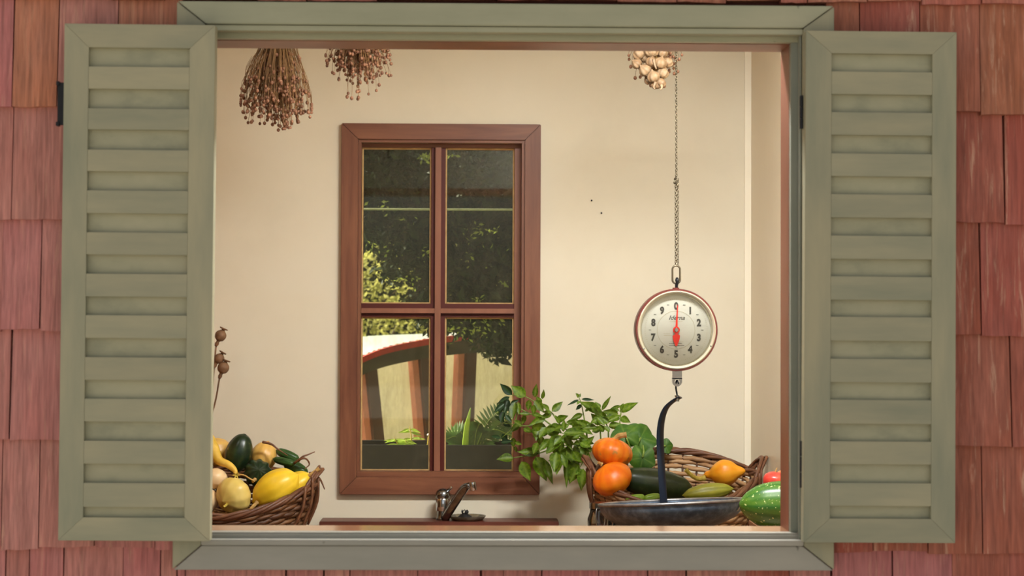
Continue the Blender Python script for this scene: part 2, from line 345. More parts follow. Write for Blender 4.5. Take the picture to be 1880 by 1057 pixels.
def shingle(x0, x1, zb, zt, m):
    x0 += rnd(.0004, .0018); x1 -= rnd(.0004, .0018); t = rnd(.011, .017); yb = -t; yt = .004; dz = rnd(-.004, .003); sk_ = rnd(-.0025, .0025); ro = rnd(-.002, .002)
    mb = MB(); vs = []
    nx = 5
    for i in range(nx+1):
        f = i/nx; x = x0+(x1-x0)*f; j = rnd(-.0012, .0012); bow = rnd(-.0012, .0012)
        vs += [(x, yb+bow, zb+dz+sk_*(f-.5)+j), (x+ro, yt-.003+bow*.5, zt), (x+ro, .011, zt), (x, .011, zb+dz+sk_*(f-.5)+j)]
    fs = [(0, 1, 2, 3), (nx*4+3, nx*4+2, nx*4+1, nx*4)]
    for i in range(nx):
        a, b = i*4, i*4+4
        for k in range(4): fs.append((a+k, b+k, b+(k+1) % 4, a+(k+1) % 4))
    mb.add(vs, fs); mb.build('shingle', m, wall_front)
CX0, CX1 = U(326, 528, 0).x, U(1525, 528, 0).x         # casing outer edges
CZ1, CZ0 = U(930, 7, -.03).z, U(930, 1046, -.03).z
for r in range(7):
    def course(js, side):
        for a, b in zip(js[:-1], js[1:]):
            c = (a+b)/2; zt = U(c, butts[r], 0).z+.03; zb = U(c, butts[r+1]+(c-940)*.005, 0).z
            m = SHL if side == 'l' else SHR
            if r in (0, 1) and side == 'l' and random.random() < .75: m = SHT
            if r == 0 and side == 'm': m = SHT
            if r == 6: m = SHL if c < 1300 else (SHR if random.random() < .5 else SHL)
            x0, x1 = U(a, 528, 0).x, U(b, 528, 0).x
            z1 = zt
            if side == 'm' and r == 6: z1 = min(zt, CZ0+.02)
            shingle(x0, x1, zb, z1, m)
    if r in (0, 6):
        course(jl[r]+(mid0 if r == 0 else mid6)+jr[r], 'm' if r == 0 else 'l')
    else:
        course(jl[r], 'l'); course(jr[r], 'r')

# the large window: casing, stops, jambs, sill
w1 = struct_root('window_1', (0.05, -.02, CZ0), 'large open serving window with sage green casing')
ix0, ix1 = U(374, 528, -.03).x, U(1474, 528, -.03).x; iz1, iz0 = U(930, 48, -.03).z, U(930, 1001, -.03).z
gp = .0012
MB().prism([(CX0+gp, CZ1), (CX1-gp, CZ1), (ix1-gp, iz1), (ix0+gp, iz1)], -.034, .0).build('casing_board', SAGEF, w1, bevel=.0015, label='sage green mitred top board')
MB().prism([(CX0+gp, CZ0), (CX1-gp, CZ0), (ix1-gp, iz0), (ix0+gp, iz0)], -.034, .0).build('casing_board', SAGEB, w1, bevel=.0015, label='blue-grey sage mitred bottom board')
MB().prism([(CX0, CZ0+gp), (CX0, CZ1-gp), (ix0, iz1-gp), (ix0, iz0+gp)], -.034, .0).build('casing_board', SAGEV, w1, bevel=.0015)
MB().prism([(CX1, CZ0+gp), (CX1, CZ1-gp), (ix1, iz1-gp), (ix1, iz0+gp)], -.034, .0).build('casing_board', SAGEV, w1, bevel=.0015)
# inner lip of the casing and the stop behind it
lz1 = U(930, 60, -.026).z; lz0 = U(930, 990, -.026).z; lx0 = U(380, 528, -.026).x; lx1 = U(1469, 528, -.026).x
MB().box(ix0, ix1, -.028, .0, lz1, iz1-.001).build('casing_lip', SAGEF, w1, bevel=.001)
MB().box(ix0, ix1, -.040, .0, lz0, iz0+.001).build('casing_lip', SAGEB, w1, bevel=.001)
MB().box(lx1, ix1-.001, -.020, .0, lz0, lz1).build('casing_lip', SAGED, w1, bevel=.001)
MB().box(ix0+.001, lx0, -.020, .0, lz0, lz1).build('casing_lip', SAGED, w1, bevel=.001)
sz1 = OPZ1+.001; 
MB().box(ix0, ix1, .002, .022, U(930, 74, .002).z, lz1+.012).build('stop_bead', SAGEF, w1, bevel=.001)
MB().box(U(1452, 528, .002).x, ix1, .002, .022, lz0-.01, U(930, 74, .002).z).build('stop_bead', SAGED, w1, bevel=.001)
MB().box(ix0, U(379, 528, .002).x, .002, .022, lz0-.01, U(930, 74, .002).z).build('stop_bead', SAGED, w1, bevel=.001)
MB().box(ix0, ix1, -.012, .022, lz0-.015, OPZ0+.0005).build('sill_nosing', SAGEB, w1, bevel=.004, label='blue-grey sill nosing')
MB().box(OPX0-.03, OPX1+.03, .022, WT+.012, OPZ1, OPZ1+.03).build('jamb', JAMB, w1, label='brown top jamb')
MB().box(OPX0-.03, OPX0, .022, WT+.012, OPZ0, OPZ1).build('jamb', JAMB, w1)
MB().box(OPX1, OPX1+.03, .022, WT+.012, OPZ0, OPZ1).build('jamb', JAMB, w1)
MB().box(OPX0-.03, OPX1+.03, .022, WT+.012, OPZ0-.03, OPZ0).build('inner_sill', SILLV, w1, label='glossy varnished inner sill')

# ------------------------------------------------------------------ setting: room and roof
def slab(name, x0, x1, y0, y1, z0, z1, m, label=None):
    return MB().box(x0, x1, y0, y1, z0, z1).build(name, m, label=label, kind='structure')
slab('floor', XL-.1, XR+.1, .1, YB+.1, -.08, 0.0, FLOORW)
slab('ceiling', XL-.1, XR+.1, .1, YB+.1, ZC, ZC+.06, CEIL)
slab('wall_left', XL-.1, XL, WT+.012, YB, 0, ZC, BOARD)
slab('wall_right', XR, XR+.1, WT+.012, YB, 0, ZC, SIDEW, 'cream side wall right of the hanging scale')
HX0, HX1 = U(660, 560, YB).x, U(961, 560, YB).x; HZ1, HZ0 = U(810, 258, YB).z, U(810, 872, YB).z
wb = MB()
for a in ((XL-.1, HX0, 0, ZC), (HX1, XR+.1, 0, ZC), (HX0, HX1, 0, HZ0), (HX0, HX1, HZ1, ZC)): wb.box(a[0], a[1], YB, YB+.12, a[2], a[3])
wb.build('wall_back', CREAM, label='cream painted back wall with the small window', kind='structure')
MB().box(U(1366, 600, YB).x, XR, YB-.012, YB, 0, ZC).build('trim_1', CREAMT, label='narrow cream corner batten on the back wall', kind='structure', bevel=.002)
# inside lining of the front wall
wi = MB()
for a in ((XL, OPX0-.03, 0, ZC), (OPX1+.03, XR, 0, ZC), (OPX0-.03, OPX1+.03, 0, OPZ0-.03), (OPX0-.03, OPX1+.03, OPZ1+.03, ZC)): wi.box(a[0], a[1], WT, WT+.011, a[2], a[3])
wi.build('wall_lining', LINING, kind='structure')
slab('roof', -2.8, 3.0, -.32, YB+.45, 2.75, 2.82, SHEATH)
GRASS = mat('grass_ground', [(.3, (88, 104, 50)), (.6, (120, 132, 66)), (.8, (150, 146, 92))], scale=(3, 3, 3), rough=.9, bump=.4)
YARD = mat('yard_gravel', [(.3, (116, 112, 106)), (.6, (134, 129, 122)), (.8, (150, 146, 138))], scale=(4, 4, 4), rough=.9, bump=.3)
slab('ground_garden', -40, 40, YB+.12, 60, -.3, -.08, GRASS)
slab('ground_yard', -40, 40, -40, .0, -.3, -.08, YARD)

# ------------------------------------------------------------------ unseen fill lamps added to light the room
LAMPM = bpy.data.materials.new('opal_lit'); LAMPM.use_nodes = True
pb = LAMPM.node_tree.nodes['Principled BSDF']; pb.inputs['Emission Color'].default_value = (1, .96, .88, 1); pb.inputs['Emission Strength'].default_value = 3.0
def fill_lamp(x, y, watts, lab):
    lamp = thing('fill_lamp', lab, 'fill lamp', (x, y, ZC), 'added fill lamps'); c = (x, y, ZC)
    MB().lathe([(0, 0), (.22, 0), (.22, -.02), (0, -.02)], c, seg=28).build('base', CREAMT, lamp, autos=40)
    MB().lathe([(.21, -.02), (.205, -.045), (.15, -.065), (0, -.07)], c, seg=28).build('diffuser', LAMPM, lamp, smooth=True)
    ld = bpy.data.lights.new('fill_light', 'AREA'); ld.shape = 'DISK'; ld.size = .42; ld.energy = watts; ld.color = (.97, .985, 1)
    lo = bpy.data.objects.new('fill_light', ld); COL.objects.link(lo); lo.parent = lamp; lo.location = (0, 0, -.085)
fill_lamp(-1.15, .72, 1.6, 'added round fill lamp on the ceiling behind the left shutter')
bl_ = thing('fill_batten', 'added long fill lamp on the ceiling just inside the serving window', 'fill lamp', (.47, .46, ZC))  # second added fill lamp, out of view above the opening
MB().box(.12, .82, .41, .51, ZC-.03, ZC).build('body', CREAMT, bl_, bevel=.004)
MB().tube([(.14, .46, ZC-.045), (.80, .46, ZC-.045)], .016, 12).build('tube', LAMPM, bl_, smooth=True)
ld = bpy.data.lights.new('fill_batten_light', 'AREA'); ld.shape = 'RECTANGLE'; ld.size = .66; ld.size_y = .12; ld.energy = 55; ld.color = (.97, .985, 1)
lo = bpy.data.objects.new('fill_batten_light', ld); COL.objects.link(lo); lo.parent = bl_; lo.location = (0, 0, -.065)

# ------------------------------------------------------------------ shutters
def shutter(name, label, corners, slots, slotx, side):
    Yf, th = -.072, .030
    TL, TR_, BL, BR = [U(p[0], p[1], Yf) for p in corners]
    # a true rectangle, hung a hair out of plumb
    wdt = ((TR_-TL).length+(BR-BL).length)/2; hgt = ((TL-BL).length+(TR_-BR).length)/2
    c = (TL+TR_+BL+BR)/4; ang = ((TR_-TL).z/(TR_-TL).x + (BR-BL).z/(BR-BL).x)/2
    lean = -((TL-BL).x/(TL-BL).z + (TR_-BR).x/(TR_-BR).z)/2; ang = (ang+lean)/2
    rot = (Vector((c.x, Yf, c.z)), Matrix.Rotation(-ang, 3, 'Y'))
    x0, x1, z0, z1 = c.x-wdt/2, c.x+wdt/2, c.z-hgt/2, c.z+hgt/2
    t = thing(name, label, 'shutter', (c.x, Yf+th, z0))
    yT = (corners[0][1]+corners[1][1])/2; yB = (corners[2][1]+corners[3][1])/2
    zz = lambda py: z1-(py-yT)/(yB-yT)*hgt
    sx0, sx1 = x0+slotx[0]*wdt, x0+slotx[1]*wdt
    tz, bz = zz(slots[0][0]), zz(slots[-1][1])
    g = .00005
    B = dict(rot=rot, bevel=.0005)
    MB().prism([(x0, z0+g), (x0, z1-g), (sx0, tz), (sx0, bz)], Yf, Yf+th).build('stile', SAGEV, t, **B)
    MB().prism([(x1, z0+g), (x1, z1-g), (sx1, tz), (sx1, bz)], Yf, Yf+th).build('stile', SAGEV, t, **B)
    MB().prism([(x0+g, z1), (x1-g, z1), (sx1, tz+g), (sx0, tz+g)], Yf, Yf+th).build('rail', SAGE, t, **B)
    MB().prism([(x0+g, z0), (x1-g, z0), (sx1, bz-g), (sx0, bz-g)], Yf, Yf+th).build('rail', SAGE, t, **B)
    for a, b in zip(slots[:-1], slots[1:]):
        MB().box(sx0+g, sx1-g, Yf+.0001+rnd(0, .0003), Yf+th-.004, zz(a[1]), zz(b[0])).build('slat', SAGE, t, **B)
    for a in slots:
        MB().box(sx0+g, sx1-g, Yf+.0105, Yf+th-.006, zz(a[0]), zz(a[1])).build('recessed_panel', SAGEP, t, rot=rot)
    return t, rot, (x0, x1, z0, z1, Yf)
ls = [(88, 123), (164, 200), (239, 276), (316, 351), (393, 428), (469, 504), (546, 580), (622, 657), (699, 733), (775, 810), (852, 887), (931, 950)]
rs = [(99, 132), (174, 207), (249, 283), (325, 358), (401, 434), (477, 509), (552, 583), (627, 660), (703, 735), (779, 811), (853, 887), (929, 952)]
shl, rotl, bl = shutter('window_shutter', '', [(118, 42), (393, 47), (107, 992), (387, 993)], ls, (.163, .832), 'l')
shl['label'] = 'sage green slatted shutter folded back over the rose shingles beside the yellow squash basket'
shr, rotr, br = shutter('window_shutter', '', [(1478, 56), (1754, 59), (1477, 994), (1756, 998)], rs, (.172, .840), 'r')
shr['label'] = 'sage green slatted shutter folded back over the rust-red shingles beside the hanging scale'
for o in (shl, shr): o['group'] = 'sage green window shutters'
# ironmongery
a, b = U(107, 152, -.05), U(116, 230, -.05)
MB().box(a.x, b.x+.006, -.056, -.050, b.z, a.z).box(a.x-.002, a.x+.004, -.060, -.046, b.z-.002, b.z+.006).box(a.x-.002, a.x+.004, -.060, -.046, a.z-.006, a.z+.002).build('hinge', IRON, shl, bevel=.0008, label='dark iron latch plate')
for (py0, py1) in ((175, 236), (808, 895)):
    a, b = U(1470, py0, -.045), U(1474, py1, -.045); cx_ = (a.x+b.x)/2
    h = MB(); n = 3
    for i in range(n):
        zz0 = b.z+(a.z-b.z)*i/n; zz1 = b.z+(a.z-b.z)*(i+1)/n-.001; h.lathe([(0, zz0), (.0042, zz0), (.0042, zz1), (0, zz1)], (cx_, -.045, 0), seg=10)
    h.box(cx_, cx_+.012, -.044, -.041, b.z, a.z); h.build('hinge', IRON, shr, label='dark iron butt hinge', autos=40)

# ------------------------------------------------------------------ back window
w2 = struct_root('window_2', (U(808, 908, YB).x, YB, U(808, 908, YB).z), 'four-pane brown wooden window in the cream back wall')
fy = YB-.022
X = lambda px, y=fy: U(px, 560, y).x
Z = lambda py, y=fy: U(810, py, y).z
ox0, ox1, oz1, oz0 = X(625), X(992), Z(227), Z(908); cx0, cx1, cz1, cz0 = X(656), X(963), Z(256), Z(876); g = .0006
MB().prism([(ox0+g, oz1), (ox1-g, oz1), (cx1-g, cz1), (cx0+g, cz1)], fy, YB).build('casing_board', CASEH, w2, bevel=.0015)
MB().prism([(ox0+g, oz0), (ox1-g, oz0), (cx1-g, cz0), (cx0+g, cz0)], fy, YB).build('casing_board', CASEH, w2, bevel=.0015)
MB().prism([(ox0, oz0+g), (ox0, oz1-g), (cx0, cz1-g), (cx0, cz0+g)], fy, YB).build('casing_board', CASE, w2, bevel=.0015)
MB().prism([(ox1, oz0+g), (ox1, oz1-g), (cx1, cz1-g), (cx1, cz0+g)], fy, YB).build('casing_board', CASE, w2, bevel=.0015)
sy = YB-.012
sx0, sx1, sz1, sz0 = X(662, sy), X(957, sy), Z(262, sy), Z(866, sy)
MB().box(cx0, cx1, sy, YB+.03, sz1, cz1).build('stop_bead', CASEH, w2, bevel=.001)
MB().box(cx0, cx1, sy, YB+.03, cz0, sz0).build('stop_bead', CASEH, w2, bevel=.001)
MB().box(cx0, sx0, sy, YB+.03, sz0, sz1).build('stop_bead', CASE, w2, bevel=.001)
MB().box(sx1, cx1, sy, YB+.03, sz0, sz1).build('stop_bead', CASE, w2, bevel=.001)
fy2 = YB+.035
gx0, gx1, gz1, gz0 = X(663, fy2), X(944, fy2), Z(271, fy2), Z(864, fy2)
MB().box(sx0-.02, sx1+.02, fy2, fy2+.04, gz1, sz1+.02).build('sash_rail', CASEH, w2)
MB().box(sx0-.02, sx1+.02, fy2, fy2+.04, sz0-.02, gz0).build('sash_rail', CASEH, w2)
MB().box(sx0-.02, gx0, fy2, fy2+.04, gz0, gz1).build('sash_stile', BARW, w2)
MB().box(gx1, sx1+.02, fy2, fy2+.04, gz0, gz1).build('sash_stile', BARW, w2)
# glazing bars: dark rebated sides, lighter front
mx0, mx1, mz1, mz0 = X(791, fy2), X(817, fy2), Z(557, fy2), Z(582, fy2)
MB().box(mx0, mx1, fy2+.004, fy2+.034, gz0, gz1).build('mullion', DARKRED, w2)
MB().box(X(798, fy2-.012), X(809, fy2-.012), fy2-.012, fy2+.004, gz0, gz1).build('mullion_face', BARW, w2, bevel=.001)
for (a, b) in ((gx0, mx0), (mx1, gx1)): MB().box(a, b, fy2+.004, fy2+.034, mz0, mz1).build('transom', DARKRED, w2)
f0, f1 = X(798, fy2-.012), X(809, fy2-.012)
for (a, b) in ((gx0, f0), (f1, gx1)): MB().box(a, b, fy2-.012, fy2+.004, Z(575, fy2-.012), Z(566, fy2-.012)).build('transom_face', BARW, w2, bevel=.001)
GLASS = glass_mat('window_glass', dirt=.12, tint=(240, 242, 234), dcol=(120, 112, 92), refl=.7)
gy = fy2+.02; p = .0055
for (a, b) in ((gx0, mx0), (mx1, gx1)):
    for (c, d) in ((mz1, gz1), (gz0, mz0)):
        pn = MB().box(a, b, gy, gy+.003, c, d).build('pane', GLASS, w2)
        q = MB(); q.box(a, a+p*.8, gy-.006, gy, c, d); q.box(b-p, b, gy-.006, gy, c, d); q.box(a+p, b-p, gy-.006, gy, d-p, d); q.box(a+p, b-p, gy-.006, gy, c, c+p*.6)
        q.build('putty_bead', PUTTY, pn)

# ------------------------------------------------------------------ worktop, ledge, tap
CT = 0.90
MB().box(XL, XR, 1.43, YB, CT-.04, CT).build('worktop', WORKT, label='long wooden worktop along the back wall under the window', cat='worktop', bevel=.003)
base = thing('base_cabinet', 'wooden cabinet carrying the worktop below the window sill', 'cabinet', (-.17, 1.8, 0))
MB().box(XL+.01, XR-.01, 1.50, YB-.005, .08, CT-.04).build('body', BOARD, base)
for i in range(4):
    a = XL+.03+i*.5; MB().box(a, a+.48, 1.48, 1.50, .12, CT-.07).build('door', BOARD, base, bevel=.003)
lx_0, lx_1 = U(586, 965, 1.97).x, U(1026, 965, 1.97).x
lzt = U(800, 957.5, 1.97).z
MB().box(lx_0, lx_1, 1.97, YB, CT, lzt).build('sink_ledge', LEDGE, label='dark red-brown wooden ledge behind the tap', cat='ledge', bevel=.002)
# tap
ty = 2.02
tb = U(813, 960, ty); tb.z = lzt
tap = thing('kitchen_tap', 'worn chrome lever tap with raised spout below the small window', 'tap', tb)
k = mpp(ty)
MB().lathe([(0, 0), (12.5*k, 0), (12.5*k, 3*k), (11*k, 5*k), (11, 5)][:4]+[(10.5*k, 18*k), (0, 18*k)], tb, seg=28).build('base', OLDCHROME, tap, autos=35)
MB().lathe([(12.6*k, 17*k), (13*k, 18*k), (13*k, 38*k), (12.2*k, 39.5*k), (12.6*k, 40*k), (12.6*k, 41.5*k), (0, 41.5*k)], tb, seg=28).build('body', CHROME, tap, autos=35)
cap = MB().lathe([(13.6*k, 41.5*k), (14.2*k, 43*k), (13.8*k, 48*k), (11.5*k, 53*k), (7*k, 56.5*k), (0, 58*k)], tb, seg=28).build('lever_cap', OLDCHROME, tap, smooth=True)
tp = tb+Vector((9*k, -8*k, 55*k))
MB().tube(spline([tb+Vector((4*k, 0, 53*k)), tp, tb+Vector((16*k, -28*k, 62*k))], 8), [5*k, 4.5*k, 4.2*k, 4*k, 4*k, 3.8*k, 3.6*k, 3.4*k, 2.8*k], 10, flat=.6).build('lever', CHROME, cap, smooth=True)
s0 = U(816, 952, ty-.01); s1 = U(835, 922, ty-.06); s2 = U(852, 897, ty-.10); s3 = U(862, 890.5, ty-.13)
spt = MB().tube(spline([s0, s1, s2, s3], 14), [8.2*k]*10+[7.6*k, 7*k, 6.2*k, 5.6*k, 5.4*k], 14).build('spout', OLDCHROME, tap, smooth=True)
nz_ = U(867, 885, ty-.14); kk = mpp(ty-.14)
MB().lathe([(0, 0), (6.2*kk, 0), (6.6*kk, -2*kk), (6.6*kk, -13*kk), (5.4*kk, -15*kk), (0, -14*kk)], nz_, axis=(-.15, 0, 1), seg=20).build('nozzle', CHROME, spt, autos=35)
# shallow dish with a crumpled black plug
DGL = glass_mat('dish_glass', dirt=.25, tint=(214, 208, 190), dcol=(140, 128, 108))
dc = U(858, 962, 2.02); dc.z = lzt
dish = MB().lathe([(0, .002), (.045, .002), (.054, .012), (.056, .014), (.057, .013), (.047, 0), (0, 0)], dc, seg=32).build('glass_dish', DGL, label='shallow clear glass dish beside the tap', cat='dish', smooth=True)
RUB = mat('black_rubber', [(.3, (24, 23, 22)), (.7, (40, 38, 36))], rough=.6)
pl = MB(); pc = dc+Vector((-.008, 0, .003))
pl.lathe([(0, 0), (.026, 0), (.023, .006), (.014, .013), (.006, .018), (0, .019)], pc, seg=14)
for i in range(5):
    q = i*1.3; pl.tube([pc+Vector((.006*math.cos(q), .006*math.sin(q), .014)), pc+Vector((.010*math.cos(q), .010*math.sin(q), .022)), pc+Vector((.008*math.cos(q+.4), .008*math.sin(q+.4), .028))], [.003, .0025, .0012], 6)
pl.build('rubber_plug', RUB, label='crumpled black rubber plug lying in the glass dish', cat='plug', smooth=True)

# ------------------------------------------------------------------ hanging rail, chain, scale, pan
HY = 1.30
rail = thing('hanging_rail', 'wooden hanging rail high under the ceiling', 'rail', ((XL+XR)/2, HY, 2.50))
MB().tube([(XL, HY, 2.50), (XR, HY, 2.50)], .016, 12).build('pole', WORKT, rail, smooth=True)
def ring(mb, c, lx, lz, r, turn, n=12, seg=5):
    e = Vector((math.cos(turn), math.sin(turn), 0)); pts = []
    for i in range(n):
        q = 2*PI*i/n; ca, sa = math.cos(q), math.sin(q)
        pts.append(Vector(c)+e*(lx*ca)+Vector((0, 0, lz*sa+(lz*.25 if sa > 0 else -lz*.25)*(0 if abs(sa) < .3 else 1)*0)))
    mb.tube(pts, r, seg, closed=True)
ct = U(1241, 100, HY); cb = U(1242, 488, HY); cm = U(1241.5, 327, HY)
chain = thing('hanging_chain', 'long thin steel chain holding the dial scale', 'chain', cb)
ch = MB(); pitch = .0072; z = 2.484; i = 0
ch.tube([U(1240, 0, HY)+Vector((0, 0, 2.5-U(1240, 0, HY).z+.02)), Vector((ct.x, HY, 2.48))], .003, 5)
while z > cb.z-.002:
    x = ct.x+(cb.x-ct.x)*((2.484-z)/(2.484-cb.z)); ring(ch, (x-(.0016 if z < cm.z else 0), HY, z), .0027, .0048, .0011, (i % 2)*PI/2+.5, 10, 4)
    if z < cm.z: ring(ch, (x+.0042, HY+.004, z+.003), .0025, .0046, .0009, ((i+1) % 2)*PI/2+.9, 10, 4)
    z -= pitch; i += 1
ch.build('chain_links', STEELCH, chain, smooth=True, kind='stuff')
kn = MB(); km = cm
for i in range(9):
    ring(kn, (km.x+rnd(-.006, .006), HY+rnd(-.004, .004), km.z-.002*i+rnd(-.004, .008)), .0032, .005, .0012, rnd(0, 3), 10, 4)
kn.build('chain_knot', STEELCH, chain, smooth=True)
bigl = MB(); lc = U(1241.5, 504, HY); ks = mpp(HY)
pts = []
for i in range(28):
    q = 2*PI*i/28; pts.append(lc+Vector((math.cos(q)*7*ks, 0, math.sin(q)*7*ks+(9.5*ks if math.sin(q) > 0 else -9.5*ks))))
bigl.tube(pts, 1.7*ks, 8, closed=True); bigl.build('oval_link', STEELCH, chain, smooth=True, label='large oval steel link')

DC = U(1240, 605.5, HY); R = 75.5*ks; dep = .062
scale = thing('hanging_scale', 'round red-rimmed dial scale with numbered cream face on a chain', 'scale', DC-Vector((0, 0, R)))
AX = (0, -1, 0)
MB().lathe([(0, -dep/2), (R*.96, -dep/2), (R, -dep/2+.006), (R, dep/2-.004), (R*.985, dep/2), (R*.945, dep/2), (R*.945, dep/2-.01)], DC, AX, 72).build('case', CASERED, scale, autos=40, label='dark red drum case')
MB().lathe([(R*.95, dep/2-.008), (R*.95, dep/2+.002), (R*.925, dep/2+.004), (R*.90, dep/2+.002), (R*.845, dep/2-.010), (R*.845, dep/2-.016)], DC, AX, 72).build('bezel', BEZEL, scale, autos=50, label='cream metal bezel ring')
fyd = DC.y-(dep/2-.015)
dface = MB().lathe([(0, dep/2-.015), (R*.86, dep/2-.015), (R*.86, dep/2-.02), (0, dep/2-.02)], DC, AX, 64).build('dial_face', DIALF, scale, autos=40)
MB().lathe([(0, dep/2-.0035), (R*.90, dep/2-.0035), (R*.90, dep/2-.0055), (0, dep/2-.0055)], DC, AX, 64).build('glass', glass_mat('dial_glass', dirt=0, refl=1.0, ior=1.28), scale, smooth=False)
def text_mesh(s, size, m, name, center, parent, shear=0.0, bold=0.0, y=None, sx=1.0):
    cu = bpy.data.curves.new('t', 'FONT'); cu.body = s; cu.size = size; cu.align_x = 'CENTER'; cu.align_y = 'CENTER'; cu.shear = shear; cu.offset = bold; cu.extrude = .0003; cu.resolution_u = 3
    o = bpy.data.objects.new('t', cu); COL.objects.link(o); dg = bpy.context.evaluated_depsgraph_get()
    me = bpy.data.meshes.new_from_object(o.evaluated_get(dg)); bpy.data.objects.remove(o); bpy.data.curves.remove(cu)
    me.materials.clear()
    xs = [v.co.x for v in me.vertices]; ys = [v.co.y for v in me.vertices]; mx_, my_ = (min(xs)+max(xs))/2, (min(ys)+max(ys))/2
    for v in me.vertices: c = v.co.copy(); v.co = Vector(((c.x-mx_)*sx, -c.z, c.y-my_))
    ob = link(name, me, m, parent); ob.location = Vector(center)-worldloc(parent); return ob
PPX = ks
for n in range(10):
    q = 2*PI*n/10; rr_ = 44*PPX
    text_mesh(str(n), 17.5*PPX, INK, 'numeral', (DC.x+rr_*math.sin(q), fyd-.0006, DC.z+rr_*math.cos(q)), dface, bold=.0014, sx=.84)
for n in range(10):
    q = 2*PI*(n+.5)/10; x, z = DC.x+48*PPX*math.sin(q), DC.z+48*PPX*math.cos(q); MB().box(x-2.3*PPX, x+2.3*PPX, fyd-.0008, fyd, z-.45*PPX, z+.45*PPX).build('dash_mark', INK, dface)
tk = MB()
for n in range(100):
    q = 2*PI*n/100; c = Vector((DC.x+57*PPX*math.sin(q), 0, DC.z+57*PPX*math.cos(q))); l = (1.6 if n % 10 == 0 else 1.0)*PPX
    d = Vector((math.sin(q), 0, math.cos(q))); e = Vector((math.cos(q), 0, -math.sin(q)))
    vs = [c+d*a*l+e*b*.3*PPX for a, b in ((-1, -1), (1, -1), (1, 1), (-1, 1))]
    tk.add([(v.x, fyd-.0007, v.z) for v in vs], [(0, 1, 2, 3)])
tk.build('graduation_marks', INKL, dface, kind='stuff')
MB().lathe([(34.3*PPX, dep/2-.015), (34.3*PPX, dep/2-.0144), (35.2*PPX, dep/2-.0144), (35.2*PPX, dep/2-.015)], DC, AX, 64).build('printed_ring', INKL, dface)
text_mesh('Iderna', 11.5*PPX, INK, 'script_lettering', (DC.x+1.5*PPX, fyd-.0006, DC.z+22.5*PPX), dface, shear=.35, bold=.0001)
for (ux, uz, wd) in ((0, 15.2, 24),): MB().box(DC.x+(ux-wd/2)*PPX, DC.x+(ux+wd/2)*PPX, fyd-.0006, fyd, DC.z+(uz-.35)*PPX, DC.z+(uz+.35)*PPX).build('fine_print', INKL, dface)
for (ux, uz, wd, m) in ((-17, -7, 13, INKL), (-15, -10, 15, INKL), (1, -22, 25, INKL), (-1, -25, 24, INK), (1, -28.5, 28, INK)):
    MB().box(DC.x+(ux-wd/2)*PPX, DC.x+(ux+wd/2)*PPX, fyd-.0006, fyd, DC.z+(uz-.4)*PPX, DC.z+(uz+.4)*PPX).build('fine_print', m, dface)
nd = MB(); yn = fyd-.005
def flat(mb, poly, y0, y1): mb.prism([(DC.x+a*PPX, DC.z+b*PPX) for a, b in poly], y0, y1)
flat(nd, [(-1.6, 6), (2.2, 6), (2.9, 42), (2.2, 47), (1.2, 42)], yn-.0012, yn)
nd.build('needle', NEEDLE, scale, label='thin red needle pointing to zero')
nd = MB(); flat(nd, [(-2.5, -5), (2.5, -5), (3.5, -8), (6.8, -10), (6.2, -16), (4, -23), (1, -30), (-1.5, -29), (-5.5, -19), (-7, -11), (-3.2, -8.5)], yn-.0012, yn)
nd.build('needle_tail', NEEDLE, scale, label='red arrow-shaped tail of the needle')
MB().lathe([(0, .006), (3.2*PPX, .006), (4*PPX, .004), (4*PPX, 0)], (DC.x, yn, DC.z), AX, 20).build('hub', CHROME, scale, autos=40)
MB().lathe([(6.4*PPX, .0028), (6.4*PPX, .0006), (4*PPX, .0006), (4*PPX, .0028), (6.4*PPX, .0028)], (DC.x, yn, DC.z), AX, 24).build('hub_ring', NEEDLE, scale, autos=40)
for q in (5, 115, 240):
    a = math.radians(q); c = DC+Vector((math.sin(a)*69*PPX, -dep/2-.002, math.cos(a)*69*PPX)); MB().lathe([(0, .003), (.0015, .0028), (.0022, .0012), (.0022, 0)], c, AX, 10).build('screw', OLDCHROME, scale, smooth=True)
hk = MB(); a = U(1242, 533, HY); b = U(1243, 515, HY)
pts = [a+Vector((0, 0, -.006)), a+Vector((0, 0, .012))]
for i in range(9):
    q = PI*i/8; pts.append(b+Vector((0, -.008*math.cos(q)*1.0, .007*math.sin(q)-.002)))
hk.tube([p for p in pts[:2]]+[p+Vector((0, .0, 0)) for p in pts[2:]], .0042, 8); hk.build('top_hook', IRON, scale, smooth=True)
MB().lathe([(0, 0), (.009, 0), (.009, .006), (0, .006)], DC+Vector((.001, 0, R-.003)), seg=16).build('hook_collar', CASERED, scale)
# bracket under the drum
kb = MB(); bz0 = U(1242, 681, HY).z; bz1 = U(1242, 703, HY).z; bx = U(1242.5, 690, HY).x
kb.box(bx-9*PPX, bx+9*PPX, HY-.010, HY-.007, bz0-12.5*PPX, bz0+.006); kb.build('bracket', CHROME, scale, bevel=.0006)
kb = MB(); 
for s_ in (-1, 1): kb.box(bx+s_*9*PPX-(3*PPX if s_ > 0 else 0), bx+s_*9*PPX+(3*PPX if s_ < 0 else 0), HY-.011, HY+.004, bz0-21*PPX, bz0-12*PPX)
kb.lathe([(9*PPX, -.006), (9*PPX, .006), (4.5*PPX, .006), (4.5*PPX, -.006), (9*PPX, -.006)], (bx, HY-.003, bz0-19*PPX), AX, 20, a0=0); kb.build('swivel', CHROME, scale, autos=40)
MB().box(bx-9*PPX, bx+9*PPX, HY-.012, HY-.002, bz0-14*PPX, bz0-12.6*PPX).build('bracket_pin', IRON, scale)
